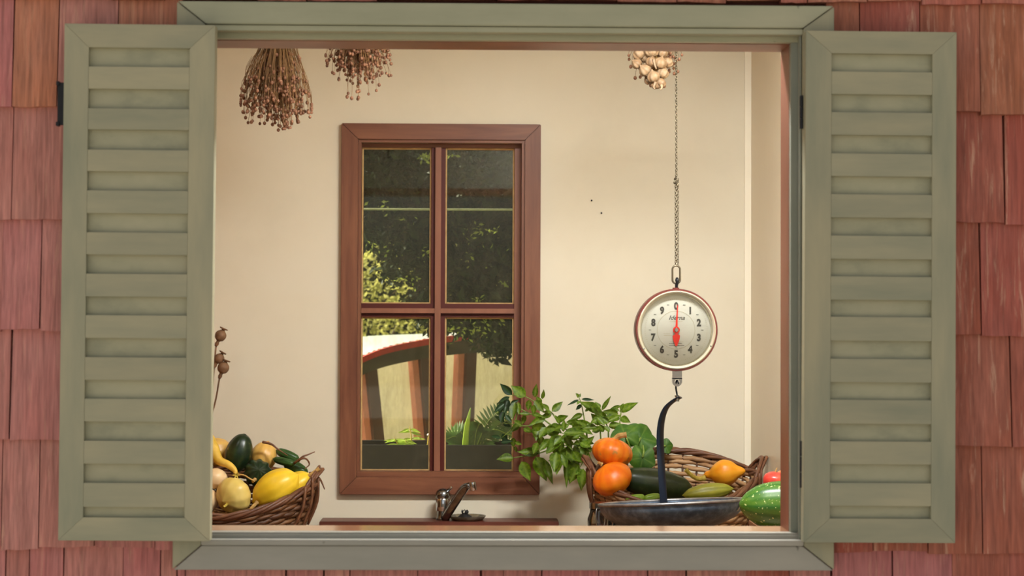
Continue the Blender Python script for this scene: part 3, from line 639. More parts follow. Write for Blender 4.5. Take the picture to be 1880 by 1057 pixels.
kb = MB(); a = U(1243, 701, HY-.003); pts = [a+Vector((.004, 0, -.010)), a+Vector((.002, -.006, -.001)), a+Vector((0, -.003, .004)), a+Vector((-.002, .003, 0)), U(1241, 712, HY), U(1243, 724, HY), U(1244, 733, HY)]
kb.tube(spline(pts, 18), .0024, 8); kb.build('wire_hook', IRON, scale, smooth=True)

PC = U(1233, 922, HY)
pan = thing('scale_pan', 'dark zinc weighing pan with black band arm below the dial scale', 'scale pan', PC-Vector((0, 0, .075)))
PR = 133*PPX
prot = (PC, Matrix.Rotation(math.radians(3.2), 3, 'X') @ Matrix.Rotation(math.radians(-2.6), 3, 'Y'))
prot = (PC, Matrix.Rotation(math.radians(-4.2), 3, 'X') @ Matrix.Rotation(math.radians(-2.6), 3, 'Y'))
prof = [(PR*math.sin(a_)*1.0, -.078*((math.cos(a_)-math.cos(PI/2))**.9)) for a_ in [PI/2*i/14 for i in range(15)]]
o_ = MB().lathe(prof+[(PR-.002, .0)]+[(r*.985, h+.0025) for r, h in prof[::-1]], PC, seg=64); o_.build('bowl', ZINC, pan, rot=prot, autos=50)
ring_pts = [PC+Vector((PR*math.cos(2*PI*i/64), PR*math.sin(2*PI*i/64), .001)) for i in range(64)]
MB().tube(ring_pts, .0042, 8, closed=True).build('rim', ZINCR, pan, rot=prot, smooth=True)
yb_ = HY+PR*.93
ap = spline([U(1250, 729, HY), U(1236, 736, HY+.01), U(1222, 750, HY+.03), U(1214, 775, HY+.06), U(1212, 810, HY+.10), U(1215, 870, HY+.15), U(1219, 925, yb_)], 26)
MB().tube(ap, [7.0*PPX]*2+[8.4*PPX]*25, 10, flat=.22, up=Vector((1, 0, .3))).build('arm', BAND, pan, autos=50, label='black flat band arm')
MB().lathe([(0, -.008), (.006, -.008), (.006, -.004), (.004, -.004), (.004, .004), (.006, .004), (.006, .008), (0, .008)], U(1243, 731, HY), seg=14).build('arm_bolt', OLDCHROME, pan, autos=40)
# masking tape on the pan's side
q0 = math.radians(-27); tp_ = MB(); vs = []
for i in range(5):
    for j in range(2):
        a_ = PI/2*(.985-.045*i); th = q0+(.022 if j else -.030)-.01*i
        r_, h_ = PR*math.sin(a_)+.0014, -.078*(max(math.cos(a_), 0)**.9)-.0006
        vs.append(PC+Vector((r_*math.cos(th), r_*math.sin(th), h_)))
tp_.add(vs, [(2*i, 2*i+1, 2*i+3, 2*i+2) for i in range(4)]); tp_.build('tape', PAPER, pan, rot=prot, label='torn strip of pale tape')

# ------------------------------------------------------------------ gourds and squashes
def gourd_mb(c, axis, L, prof, ribs=0, depth=0.0, seg=48, sharp=1.0, bend=None, tw=0.0, squash=(1, 1)):
    """prof: list of (t 0..1, r) ; body along axis, centred on c"""
    ax = Vector(axis).normalized(); e = ax.orthogonal().normalized(); g_ = ax.cross(e); c = Vector(c)
    P = spline([(t, r, 0) for t, r in prof], 30); vs = []; rib = []; al = []
    for p in P:
        t, r = p.x, max(p.y, 1e-4)
        for k in range(seg):
            q = 2*PI*k/seg; m_ = abs(math.cos(ribs*q/2)) if ribs else 0
            f = 1-depth*(1-m_**sharp) if ribs else 1
            f *= 1+.02*noise.noise(Vector((math.cos(q)*2+c.x*9, math.sin(q)*2, t*3)))
            o = c+ax*((t-.5)*L)+(e*math.cos(q+tw*t)*squash[0]+g_*math.sin(q+tw*t)*squash[1])*(r*f)
            if bend: o = o+Vector(bend)*((t-.5)**2*4)
            vs.append(o); rib.append((1-m_) if ribs else 0); al.append(t)
    n = len(P); fs = []
    for i in range(n-1):
        for k in range(seg):
            k2 = (k+1) % seg; fs.append((i*seg+k, i*seg+k2, (i+1)*seg+k2, (i+1)*seg+k))
    mb = MB(); mb.add(vs, fs, rib=rib, along=al); return mb
def oval(r, p=.5, n=9, skew=0.0):
    out = []
    for i in range(n):
        t = i/(n-1); s_ = math.sin(PI*t)**p; out.append((t, max(r*s_*(1+skew*(t-.5)), 1e-4)))
    return out
def squash(name, label, c, axis, L, prof, m, ribs=0, depth=0.0, stem=None, stemm=None, stemr=.006, group=None, cat='squash', **kw):
    mb = gourd_mb(c, axis, L, prof, ribs, depth, **kw); zs = min(v.z for v in mb.v)
    t = thing(name, label, cat, (c[0], c[1], zs), group)
    mb.build('body', m, t, smooth=True)
    if stem:
        P = spline(stem, 8); n = len(P)
        MB().tube(P, [stemr*(1.35 if i == 0 else 1)*(1-.25*i/n)*(1.25 if i == n-1 else 1) for i in range(n)], 7).build('stem', stemm or STEMT, t, autos=50)
    return t
def gm(name, stops, attr=None, scale=(12, 12, 12), rough=.38, bump=0, speck=None, spec=.45, rnd_=0): return mat(name, stops, scale=scale, rough=rough, attr=attr, bump=bump, speck=speck, spec=spec, rnd=rnd_)
ORANGE = gm('pumpkin_orange', [(.3, (232, 112, 16)), (.55, (240, 136, 24)), (.8, (246, 166, 50))], attr=('rib', (222, 92, 10), .6), speck=(34, .60, .70, (176, 128, 56)))
ORANGE2 = gm('pumpkin_deep_orange', [(.3, (238, 104, 10)), (.6, (246, 140, 20)), (.85, (250, 170, 50))], attr=('rib', (226, 88, 8), .5))
PALEY = gm('pale_yellow_rind', [(.3, (214, 184, 92)), (.7, (232, 206, 124))], attr=('rib', (190, 166, 70), .35))
BRIGHTY = gm('bright_yellow_rind', [(.3, (228, 184, 28)), (.7, (240, 204, 58))], attr=('rib', (196, 160, 20), .4))
TANY = gm('tan_yellow_rind', [(.3, (212, 164, 76)), (.7, (228, 186, 102))], attr=('rib', (190, 140, 60), .4))
CREAMR = gm('cream_rind', [(.3, (222, 186, 134)), (.7, (236, 206, 158))])
DKGREEN = gm('dark_green_rind', [(.3, (20, 36, 20)), (.55, (34, 52, 28)), (.85, (62, 78, 40))], scale=(30, 30, 30), rough=.28, attr=('rib', (16, 28, 16), .6), speck=(26, .64, .72, (150, 128, 40)))
MARROW = gm('marrow_rind', [(.3, (38, 52, 28)), (.6, (52, 66, 36)), (.85, (80, 92, 52))], scale=(40, 40, 40), rough=.35)
SPECKG = gm('speckled_green_rind', [(.3, (30, 74, 24)), (.55, (42, 92, 28)), (.8, (86, 120, 34))], scale=(8, 26, 26), rough=.33, attr=('rib', (98, 128, 36), .5), speck=(170, .655, .69, (200, 206, 140)))
YGREEN = gm('yellow_green_rind', [(.3, (150, 150, 44)), (.7, (176, 172, 66))], attr=('rib', (108, 118, 34), .5))
LGREEN = gm('light_green_rind', [(.3, (104, 136, 34)), (.7, (134, 164, 52))], scale=(30, 30, 30))
DEEPG = gm('cucumber_green', [(.3, (34, 62, 24)), (.7, (54, 86, 34))], scale=(30, 30, 30))
YO = gm('yellow_orange_rind', [(.3, (246, 152, 20)), (.7, (252, 184, 52))], attr=('rib', (240, 140, 20), .4))
HUSK = gm('dried_yellow_husk', [(.3, (206, 160, 40)), (.7, (232, 192, 84))], scale=(30, 60, 30), rough=.6)

# ------------------------------------------------------------------ baskets
def basket(name, label, c, a1, b1, a0, b0, hf, hb, hsd, mw, mr, rows, zrot=0.0):
    """oval basket standing on the worktop; hf/hb/hsd: rim height at front, back and sides"""
    cx_, cy_ = c; t = thing(name, label, 'basket', (cx_, cy_, CT))
    def H(q):
        s_ = math.sin(q); base_ = hsd*(1-s_*s_)+(hb if s_ > 0 else hf)*s_*s_; return base_
    def P(q, f, off=0.0):
        fa = f**.8; a_ = a0+(a1-a0)*fa+off; b_ = b0+(b1-b0)*fa+off
        return Vector((cx_+a_*math.cos(q), cy_+b_*math.sin(q), CT+.008+f*H(q)))
    ns = 34; n = 136
    wv = MB()
    for r in range(rows):
        f = (r+.5)/rows*.97; pts = []; jit = [rnd(-.0016, .0016) for _ in range(n)]
        for i in range(n):
            q = 2*PI*i/n; pts.append(P(q, min(max(f+.012*math.sin(3*q+r*1.7), .01), 1), .0042*math.sin(ns*q/2+r*PI))+Vector((0, 0, jit[i])))
        k0 = len(wv.v); wv.tube(pts, max(hsd, hb*.92)/rows*rnd(.42, .54), 5, closed=True)
        tone = random.random(); arr = wv.a.setdefault('tone', []); arr += [min(1, max(0, tone+.5*noise.noise(Vector((i*.13, r*3.1, 0))))) for i in range(n) for _ in range(5)]
    wv.build('weave', mw, t, smooth=True, kind='stuff')
    st = MB()
    for i in range(ns):
        q = 2*PI*(i+.5)/ns; st.tube([P(q, f) for f in (0.0, .35, .7, 1.0)], .0034, 5)
    st.build('stakes', STAKE, t, smooth=True, kind='stuff')
    bt = MB(); pts = [Vector((cx_+a0*math.cos(2*PI*i/40), cy_+b0*math.sin(2*PI*i/40), CT+.004)) for i in range(40)]
    bt.add([p for p in pts]+[p+Vector((0, 0, .008)) for p in pts], [tuple(range(40)), tuple(range(40, 80))]+[(i, (i+1) % 40, 40+(i+1) % 40, 40+i) for i in range(40)])
    bt.build('base', mw, t)
    rm = MB()
    for k in range(4):
        pts = []
        for i in range(n):
            q = 2*PI*i/n; ph = 2*PI*k/4+7*q+.6*math.sin(3*q+k); pts.append(P(q, 1.0, .0065*math.cos(ph))+Vector((0, 0, .0065*math.sin(ph))))
        k0 = len(rm.v); rm.tube(pts, .0058, 6, closed=True); tone = rnd(0, 1); arr = rm.a.setdefault('tone', []); arr += [tone]*(n*6)
    rm.build('rim', mr, t, smooth=True, label='thick twisted willow rim')
    for s_ in (0, PI):
        hd = MB(); sg = 1 if s_ == 0 else -1
        for k in range(5):
            q0_, q1_ = s_-.42+k*.03, s_+.42-k*.03; off = .006+.004*k; hz = .050+rnd(-.008, .008); pts = []
            for j in range(13):
                u_ = j/12; q = q0_+(q1_-q0_)*u_; p_ = P(q, 1.0, off*math.sin(PI*u_)); p_ = p_+Vector((sg*.004*math.sin(PI*u_), 0, hz*math.sin(PI*u_)**.8-.004)); pts.append(p_+Vector((rnd(-.001, .001), rnd(-.001, .001), rnd(-.001, .001))))
            hd.tube(pts, .0045, 6)
        hdo = hd.build('handle', mr, t, smooth=True)
        wr = MB()
        for k in range(6):
            q = s_+rnd(-.5, .5); a_ = P(q, 1, .012)+Vector((0, 0, rnd(.0, .03))); b_ = P(q+rnd(-.15, .15), .35, .012)
            wr.tube(spline([a_, (a_+b_)/2+Vector((sg*.012, rnd(-.01, .01), 0)), b_], 8), .0042, 5)
        wr.build('handle_wrap', mr, hdo, smooth=True)
    return t, P
LBX = U(412, 900, 1.74).x
lbk, LP = basket('wicker_basket', 'dark brown wicker basket heaped with yellow and green squashes', (LBX, 1.74), .258, .185, .205, .13, .108, .215, .185, WICKER, WICKERR, 15)
RBX = U(1238, 900, 1.75).x
rbk, RP = basket('wicker_basket', 'oval willow basket with pale inside holding two orange pumpkins', (RBX, 1.75), .242, .175, .18, .12, .126, .270, .212, WILLOW, WICKERR, 16)

# ---- left basket's contents
def at(px, py, Y): return U(px, py, Y)
k7 = mpp(1.68)
LG = 'squashes heaped in the left basket'
squash('squash', 'round pale yellow squash at the front of the left basket, blossom end facing out', at(429, 910, 1.665), (-.55, -.75, -.25), 60*k7, oval(35*k7, .55), PALEY, ribs=10, depth=.05, group=LG,
       stem=[at(417, 925, 1.625), at(414, 928, 1.622), at(411, 930, 1.62)], stemr=.004, stemm=STEMG2)
squash('squash', 'bright yellow oblong squash lying on the front rim of the left basket', at(506, 897, 1.665), (.86, .05, .52), 98*k7, oval(33*k7, .55, skew=.15), BRIGHTY, ribs=9, depth=.045, group=LG,
       stem=[at(472, 922, 1.64), at(464, 930, 1.62), at(459, 936, 1.60)], stemr=.0055)
squash('squash', 'yellow squash with long brown stem at the right end of the left basket', at(545, 893, 1.72), (.75, .1, .55), 72*k7, oval(26*k7, .55), BRIGHTY, ribs=9, depth=.05, group=LG,
       stem=[at(556, 884, 1.71), at(570, 872, 1.71), at(586, 860, 1.71)], stemr=.0065)
squash('squash', 'dark green pear-shaped squash standing upright in the left basket', at(438, 832, 1.76), (.30, 0, .95), 76*k7, [(0, .002), (.06, 11*k7), (.2, 20*k7), (.42, 25*k7), (.62, 24*k7), (.8, 19*k7), (.93, 12*k7), (1, .003)], DKGREEN, ribs=10, depth=.03, group=LG,
       stem=None)
squash('squash', 'dark green lobed acorn squash between the pale and bright yellow squashes', at(473, 868, 1.735), (.2, -.9, .3), 50*k7, oval(27*k7, .6), DKGREEN, ribs=10, depth=.16, group=LG,
       stem=[at(468, 880, 1.70), at(466, 882, 1.69), at(464, 884, 1.685)], stemr=.0045)
squash('squash', 'tan yellow squash behind the dark green ones in the left basket', at(484, 838, 1.80), (.25, .2, .9), 62*k7, oval(25*k7, .6), TANY, ribs=8, depth=.04, group=LG)
squash('squash', 'cream coloured round squash at the shutter edge of the left basket', at(396, 878, 1.71), (.1, .3, .9), 40*k7, oval(22*k7, .55), CREAMR, group=LG)
squash('squash', 'peach coloured squash lowest at the shutter edge of the left basket', at(378, 918, 1.68), (.1, .3, .9), 48*k7, oval(24*k7, .55), CREAMR, group=LG)
squash('squash', 'large tan squash rearmost beside the shutter in the left basket', at(398, 830, 1.82), (.7, .1, .2), 62*k7, oval(27*k7, .55), TANY, ribs=8, depth=.05, group=LG)
# crookneck gourd with a papery yellow neck
neck = spline([at(380, 806, 1.74), at(392, 826, 1.73), at(402, 845, 1.725), at(418, 852, 1.71), at(430, 862, 1.70), at(434, 872, 1.69)], 22)
ck = thing('crookneck_squash', 'yellow crookneck squash with withered neck draped over the left basket', 'squash', at(400, 850, 1.73))
MB().tube(neck, [14*k7, 14*k7, 13*k7, 12.5*k7, 12*k7, 11*k7, 10*k7, 9.5*k7, 9*k7, 8.5*k7, 8*k7, 7.6*k7, 7.2*k7, 7*k7, 6.8*k7, 6.4*k7, 6*k7, 5.6*k7, 5*k7, 4.4*k7, 3.8*k7, 3*k7, 2*k7], 12).build('body', HUSK, ck, smooth=True)
MB().tube(spline([neck[-2], at(448, 872, 1.685), at(458, 878, 1.68), at(466, 882, 1.675)], 10), [.0022]*11, 6).build('stalk', STEMT, ck, smooth=True)
fl = MB()
for i in range(6):
    q = i*PI/3; c_ = neck[-1]; fl.tube([c_, c_+Vector((.007*math.cos(q), -.003, .007*math.sin(q))), c_+Vector((.012*math.cos(q), -.008, .010*math.sin(q)))], [.0025, .002, .0005], 5)
fl.build('calyx', STEMG2, ck, smooth=True)
for i, (p0, p1, r_, lab) in enumerate([((506, 826), (551, 845), 9.5, 'dark green cucumber leaning along the back rim of the left basket'), ((520, 846), (566, 872), 13, 'dark green courgette tucked behind the long brown squash stem'),
                                     ((500, 842), (542, 852), 7.5, 'thin green cucumber below the cucumber on the back rim')]):
    a_, b_ = at(*p0, 1.80-.015*i), at(*p1, 1.79-.02*i); ax_ = b_-a_
    squash('cucumber', lab, (a_+b_)/2, ax_, ax_.length, oval(r_*k7, .4), DEEPG, ribs=7, depth=.06, cat='cucumber', group='green cucumbers in the left basket')
tw = thing('dry_twig', 'thin dry curled twigs poking out over the right end of the left basket', 'twig', at(560, 850, 1.75))
for pp in ([(482, 811), (498, 815), (510, 824), (528, 836)], [(548, 846), (556, 838), (566, 834), (578, 829)], [(580, 872), (588, 880), (592, 888), (596, 898)], [(540, 850), (552, 842), (562, 842), (568, 852), (560, 860)]):
    MB().tube(spline([at(x, y, 1.735+rnd(-.01, .01)) for x, y in pp], 14), [.0042-.0002*i for i in range(15)], 6).build('shoot', WICKERR, tw, smooth=True)
straw = MB()
for i in range(420):
    q = rnd(0, 2*PI); rr_ = math.sqrt(random.random()); c_ = Vector((LBX+.22*rr_*math.cos(q), 1.74+.14*rr_*math.sin(q), CT+.07+.04*random.random())); d = Vector((rnd(-1, 1), rnd(-1, 1), rnd(-.25, .25)))*.03
    straw.tube([c_-d, c_+Vector((0, 0, rnd(-.004, .006))), c_+d], .0012, 3)
straw.build('straw_bed', STRAW, label='straw bed under the squashes in the left basket', cat='straw', kind='stuff')
straw = MB()
for i in range(420):
    q = rnd(0, 2*PI); rr_ = math.sqrt(random.random()); c_ = Vector((RBX+.2*rr_*math.cos(q), 1.74+.13*rr_*math.sin(q), CT+.06+.03*random.random())); d = Vector((rnd(-1, 1), rnd(-1, 1), rnd(-.25, .25)))*.03
    straw.tube([c_-d, c_+Vector((0, 0, rnd(-.004, .006))), c_+d], .0012, 3)
straw.build('straw_bed', STRAW, label='straw bed under the pumpkins in the right basket', cat='straw', kind='stuff')

# ---- right basket's contents
k7 = mpp(1.70)
squash('pumpkin', 'upper orange pumpkin with knobbly tan stem in the willow basket', at(1124, 831, 1.735), (.25, .1, 1), 54*k7, [(0, .002), (.05, 15*k7), (.18, 29*k7), (.45, 38.5*k7), (.7, 36*k7), (.88, 26*k7), (.97, 14*k7), (1, .004)], ORANGE, ribs=12, depth=.05, cat='pumpkin', group='orange pumpkins',
       stem=[at(1129, 808, 1.73), at(1135, 801, 1.725), at(1142, 799, 1.72), at(1150, 798, 1.72)], stemr=.0095)
squash('pumpkin', 'lower smooth orange pumpkin leaning on the front rim of the willow basket', at(1124, 879, 1.665), (-.45, -.25, .85), 62*mpp(1.665), oval(38*mpp(1.665), .58), ORANGE2, ribs=11, depth=.025, cat='pumpkin', group='orange pumpkins',
       stem=[at(1104, 852, 1.66), at(1101, 850, 1.657), at(1098, 849, 1.655)], stemr=.005)
squash('marrow', 'dark green marrow lying behind the pumpkins in the willow basket', at(1205, 889, 1.735), (.93, .1, -.18), 150*k7, oval(29*k7, .45), MARROW, cat='marrow', ribs=10, depth=.015)
squash('ornamental_gourd', 'yellow-orange pear gourd with curved pale stem in the willow basket', at(1330, 868, 1.76), (.92, -.25, .12), 78*k7, [(0, .003), (.06, 6*k7), (.16, 9*k7), (.28, 18*k7), (.48, 25*k7), (.68, 21*k7), (.82, 12*k7), (.94, 7*k7), (1, .003)], YO, cat='gourd', ribs=8, depth=.02,
       stem=[at(1294, 877, 1.745), at(1282, 879, 1.74), at(1270, 873, 1.735), at(1259, 862, 1.73)], stemr=.0075, stemm=STEMG2)
squash('squash', 'yellow-green oblong squash on the front rim of the willow basket', at(1300, 903, 1.665), (.97, .1, .12), 98*k7, oval(16*k7, .55), YGREEN, ribs=8, depth=.05)
for (p0, p1, r_, lab) in [((1146, 918), (1186, 912), 8.0, 'light green gherkin on the rim below the pumpkins, nearer the jars'), ((1180, 916), (1214, 910), 7.5, 'light green gherkin on the rim below the pumpkins, nearer the black arm')]:
    a_, b_ = at(*p0, 1.61), at(*p1, 1.615); squash('gherkin', lab, (a_+b_)/2, b_-a_, (b_-a_).length, oval(r_*k7, .4), LGREEN, ribs=7, depth=.08, cat='gherkin', group='light green gherkins')

# ---- speckled squash and apples on the side shelf
SHZ = U(1440, 974, .85).z
MB().prism([(.55, SHZ-.022), (XR, SHZ-.022), (XR, SHZ), (.55, SHZ)], .42, .90).box(.70, XR, .90, 1.10, SHZ-.022, SHZ).box(.57, XR, .50, .53, SHZ-.12, SHZ-.022).box(.70, XR, 1.0, 1.03, SHZ-.12, SHZ-.022).build('side_shelf', WORKT, label='short wooden shelf on the side wall below sill height', cat='shelf', bevel=.002)
q5 = mpp(.85)
sq_c = at(1437, 928, .85); sq_c.x = (U(1357, 928, .85).x+XR-.008)/2; Lq = (XR-.008)-U(1357, 928, .85).x
squash('speckled_squash', 'large green speckled and striped squash in front of the weighing pan', (sq_c.x, .85, SHZ+46*q5), (-1, .02, .02), Lq, [(0, .003), (.04, 20*q5), (.14, 36*q5), (.35, 45*q5), (.55, 45.5*q5), (.75, 39*q5), (.9, 25*q5), (.97, 12*q5), (1, .003)], SPECKG, ribs=16, depth=.03)
APPLE = gm('apple_red', [(.3, (170, 40, 36)), (.55, (192, 60, 46)), (.8, (214, 116, 66))], scale=(18, 18, 8), rough=.3)
APPLEO = gm('apple_orange', [(.3, (226, 96, 60)), (.7, (238, 150, 84))], scale=(18, 18, 8), rough=.3)
def apple(px, py, Y, r, m, lab, z=None):
    c = at(px, py, Y)
    if z is not None: c.z = z
    t = squash('apple', lab, c, (.1, -.1, 1), r*1.75, [(0, .003), (.05, r*.45), (.2, r*.78), (.5, r*1.0), (.78, r*.93), (.93, r*.62), (.985, r*.3), (1, .003)], m, ribs=5, depth=.03, cat='apple', group='apples on the side shelf', stem=[c+Vector((0, 0, r*.80)), c+Vector((.002, 0, r*1.0)), c+Vector((.005, 0, r*1.2))], stemr=.0016)
apple(1423, 886, .97, .031, APPLE, 'red apple on top of the pile behind the speckled squash')
apple(1445, 882, 1.02, .031, APPLEO, 'orange-red apple on top of the pile, half behind the window jamb')
apple(1422, 930, .975, .034, APPLE, 'apple at the bottom of the pile hidden behind the speckled squash', SHZ+.031)
apple(1447, 930, 1.03, .034, APPLEO, 'apple at the bottom of the pile against the side wall', SHZ+.031)

# ---- preserve jars under the basket rim
JG = glass_mat('jar_glass', dirt=.03, tint=(226, 222, 214))
def jar(px, Y, r, top_py, cont, contm, lab, lidm):
    b_ = U(px, 960, Y); b_.z = CT; h = U(px, top_py, Y).z-CT
    t = thing('preserve_jar', lab, 'jar', b_, 'preserve jars under the willow basket')
    MB().lathe([(0, .002), (r*.95, .002), (r, .008), (r, h*.72), (r*.8, h*.84), (r*.78, h*.90), (r*.74, h*.90), (r*.76, h*.83), (r*.95, h*.71), (r*.95, .009), (0, .006)], b_, seg=28).build('glass', JG, t, smooth=True)
    MB().lathe([(0, .007), (r*.93, .010), (r*.93, h*cont), (0, h*cont)], b_, seg=24).build('contents', contm, t, autos=40)
    MB().lathe([(0, h*.90), (r*.86, h*.90), (r*.86, h), (0, h)], b_, seg=28).build('lid', lidm, t, autos=40)
    wl = MB()
    for s_ in (-1, 1): wl.tube(spline([b_+Vector((r*.3*s_, -r*.82, h*.92)), b_+Vector((r*.36*s_, -r*.98, h*.80)), b_+Vector((r*.28*s_, -r*1.03, h*.62)), b_+Vector((0, -r*1.05, h*.55))], 10), .0018, 6)
    wl.build('wire_clip', CHROME, t, smooth=True)
JRED = mat('red_preserve', [(.3, (92, 16, 22)), (.7, (124, 30, 32))], rough=.4); JBLK = mat('dark_preserve', [(.3, (22, 14, 14)), (.7, (44, 26, 18))], rough=.35); JAMBER = mat('amber_preserve', [(.3, (96, 46, 16)), (.7, (140, 76, 28))], rough=.4)
jar(1101, 1.515, .034, 922, .62, JRED, 'clip-top glass jar of red preserve at the left end of the pan', OLDCHROME)
jar(1146, 1.535, .033, 936, .68, JBLK, 'glass jar of black preserve under the left side of the pan', RUB)
jar(1192, 1.52, .032, 948, .6, JAMBER, 'glass jar of amber preserve behind the pan, next to the black one', OLDCHROME)

# ------------------------------------------------------------------ leaves
def leaf_mesh(name, wr, fold, curl, n=6):
    """unit leaf along +X, width wr; a folded blade that droops at the tip"""
    vs, fs, ve = [], [], []
    for i in range(n+1):
        t = i/n; wd = wr*.5*(math.sin(PI*t**.72)**1.12 if 0 < t < 1 else 0)+(.002 if t in (0, 1) else 0); zc = curl*(t*t)-.06*math.sin(PI*t)
        for s_ in (-1, -.5, 0, .5, 1): vs.append((t, wd*s_, zc+fold*abs(s_)*wd)); ve.append(1.0 if s_ == 0 else 0.0)
    for i in range(n):
        for k in range(4): fs.append((i*5+k, (i+1)*5+k, (i+1)*5+k+1, i*5+k+1))
    me = bpy.data.meshes.new(name); me.from_pydata(vs, [], fs); at_ = me.attributes.new('vein', 'FLOAT', 'POINT'); at_.data.foreach_set('value', ve)
    me.polygons.foreach_set('use_smooth', [True]*len(fs)); me.update(); return me
LM = {}
def put_leaf(parent, p0, p1, wr, m, nrm):
    key = (round(wr*20), m.name)
    if key not in LM:
        LM[key] = [leaf_mesh('leaf', wr, rnd(.25, .6), rnd(-.22, .08)) for _ in range(2)]
        for q in LM[key]: q.materials.append(m)
    o = bpy.data.objects.new('leaf', random.choice(LM[key])); COL.objects.link(o); o.parent = parent
    d = p1-p0; L_ = d.length; x = d.normalized(); y = nrm.cross(x).normalized(); z_ = x.cross(y); ba = worldloc(parent); q = p0-ba
    o.matrix_local = Matrix(((x.x*L_, y.x*L_, z_.x*L_, q.x), (x.y*L_, y.y*L_, z_.y*L_, q.y), (x.z*L_, y.z*L_, z_.z*L_, q.z), (0, 0, 0, 1)))
uv = lambda u_, v_: (900+u_/4.597, 690+v_/4.597)
A = [(185,160,95,75,.4,1),(300,175,190,90,.5,0),(165,175,65,225,.3,1),(150,190,120,310,.35,1),(120,230,40,300,.3,1),(100,230,80,315,.35,1),(150,200,158,290,.35,1),(170,235,235,205,.35,1),(210,220,185,340,.4,0),(235,220,240,310,.35,0),
     (375,180,385,85,.35,0),(440,195,455,130,.3,0),(375,205,440,290,.5,0),(430,235,395,180,.5,0),(340,320,250,312,.3,0),(350,320,432,332,.35,0),(370,240,365,320,.45,0),(250,400,178,465,.4,0),(270,420,212,378,.5,0),(280,440,350,470,.4,0),
     (120,390,60,340,.4,1),(110,400,165,420,.5,1),(100,490,142,560,.5,1),(90,520,15,508,.3,1),(90,560,172,545,.4,1),(200,520,190,595,.5,0),(210,560,262,575,.4,0),(215,590,215,640,.6,0),(195,690,78,692,.5,0),(265,720,322,862,.5,0),
     (420,640,255,640,.35,0),(385,680,468,852,.5,0),(455,700,518,890,.25,0),(500,290,440,240,.45,0),(520,300,603,225,.4,0),(510,310,452,300,.4,0),(520,320,430,350,.35,0),(470,340,355,405,.35,0),(560,380,642,340,.45,0),(590,400,555,340,.45,0),(640,390,778,390,.3,0),(110,300,90,370,.4,1),(130,330,175,380,.4,1),(300,330,270,400,.45,0),(330,200,320,280,.45,0)]
B = [(600,500,480,622,.5,0),(600,510,545,570,.5,0),(620,480,782,466,.35,0),(620,460,622,378,.45,0),(600,470,498,440,.45,0),(580,490,465,470,.45,0),(630,500,685,605,.4,0),(650,520,705,500,.5,0),(600,540,590,645,.4,0),(680,540,765,478,.4,0),(470,430,418,505,.5,0),(460,450,562,440,.4,0),(430,500,428,595,.5,0),(500,530,435,605,.45,0),(540,600,478,645,.5,0),(560,610,605,695,.5,0),(620,600,665,695,.45,0),(640,620,742,735,.4,0),(650,640,648,910,.17,0),(560,640,540,790,.45,0),(580,700,560,815,.45,0),(520,650,540,735,.55,0),(700,640,765,720,.5,0),(720,700,678,885,.45,0),(785,780,768,945,.4,0),(740,760,675,885,.5,0),(785,790,720,830,.45,0),(800,600,865,515,.45,0),(760,560,845,600,.45,0),(740,620,835,680,.5,0),(820,540,755,500,.55,0),(700,560,635,560,.5,0),(380,420,392,525,.5,0),(360,460,432,395,.45,0),(400,560,365,645,.5,0),(335,640,248,640,.4,0),(700,580,805,560,.45,0),(660,700,640,800,.5,0),(600,660,640,765,.45,0),(480,560,420,620,.5,0),(540,450,600,420,.5,0),(690,440,770,420,.45,0),(760,650,700,690,.5,0),(560,550,500,560,.5,0)]
C = [(745,180,730,150,.6,0),(750,180,762,150,.6,0),(750,200,658,232,.2,1),(770,195,867,202,.2,1),(755,210,733,236,.5,0),(770,240,728,282,.4,1),(780,320,688,362,.35,0),(800,300,842,268,.35,0),(940,300,788,226,.35,0),(940,290,1002,182,.25,0),(930,270,893,220,.5,0),(930,350,853,397,.45,0),(900,350,962,405,.5,0),(950,340,850,250,.4,0),(1090,300,1217,228,.35,0),(1090,290,1000,290,.4,0),(1100,250,1013,282,.25,0),(1100,350,1168,382,.5,0),(1090,345,1043,378,.4,0),(1100,285,1118,238,.5,0),(1080,320,968,300,.45,0),(1040,330,975,385,.5,0),(1000,400,925,340,.5,0),(900,430,798,432,.4,0),(1000,430,1092,400,.5,0),(960,470,930,415,.5,0),(1050,440,1102,485,.5,0),(860,470,942,430,.45,0),(980,370,900,300,.5,0),(1000,380,1090,330,.4,0),(930,410,870,330,.5,0),(1010,470,960,420,.55,0)]
stA = [[(800,560),(600,420),(520,310),(440,260),(300,175),(185,160)],[(600,480),(400,330),(340,320),(165,230)],[(560,520),(430,430),(270,420),(110,395)],[(620,560),(420,650),(200,690)],[(240,225),(200,420),(100,520)]]
stB = [[(850,640),(700,520),(600,480)],[(760,600),(650,640),(650,780)],[(820,640),(760,770)],[(700,560),(560,620),(560,700)]]
stC = [[(830,600),(800,400),(770,240),(748,178)],[(935,560),(925,380),(935,290)],[(1050,560),(1080,480),(1105,300),(1105,250)],[(1000,560),(990,430),(940,350)]]
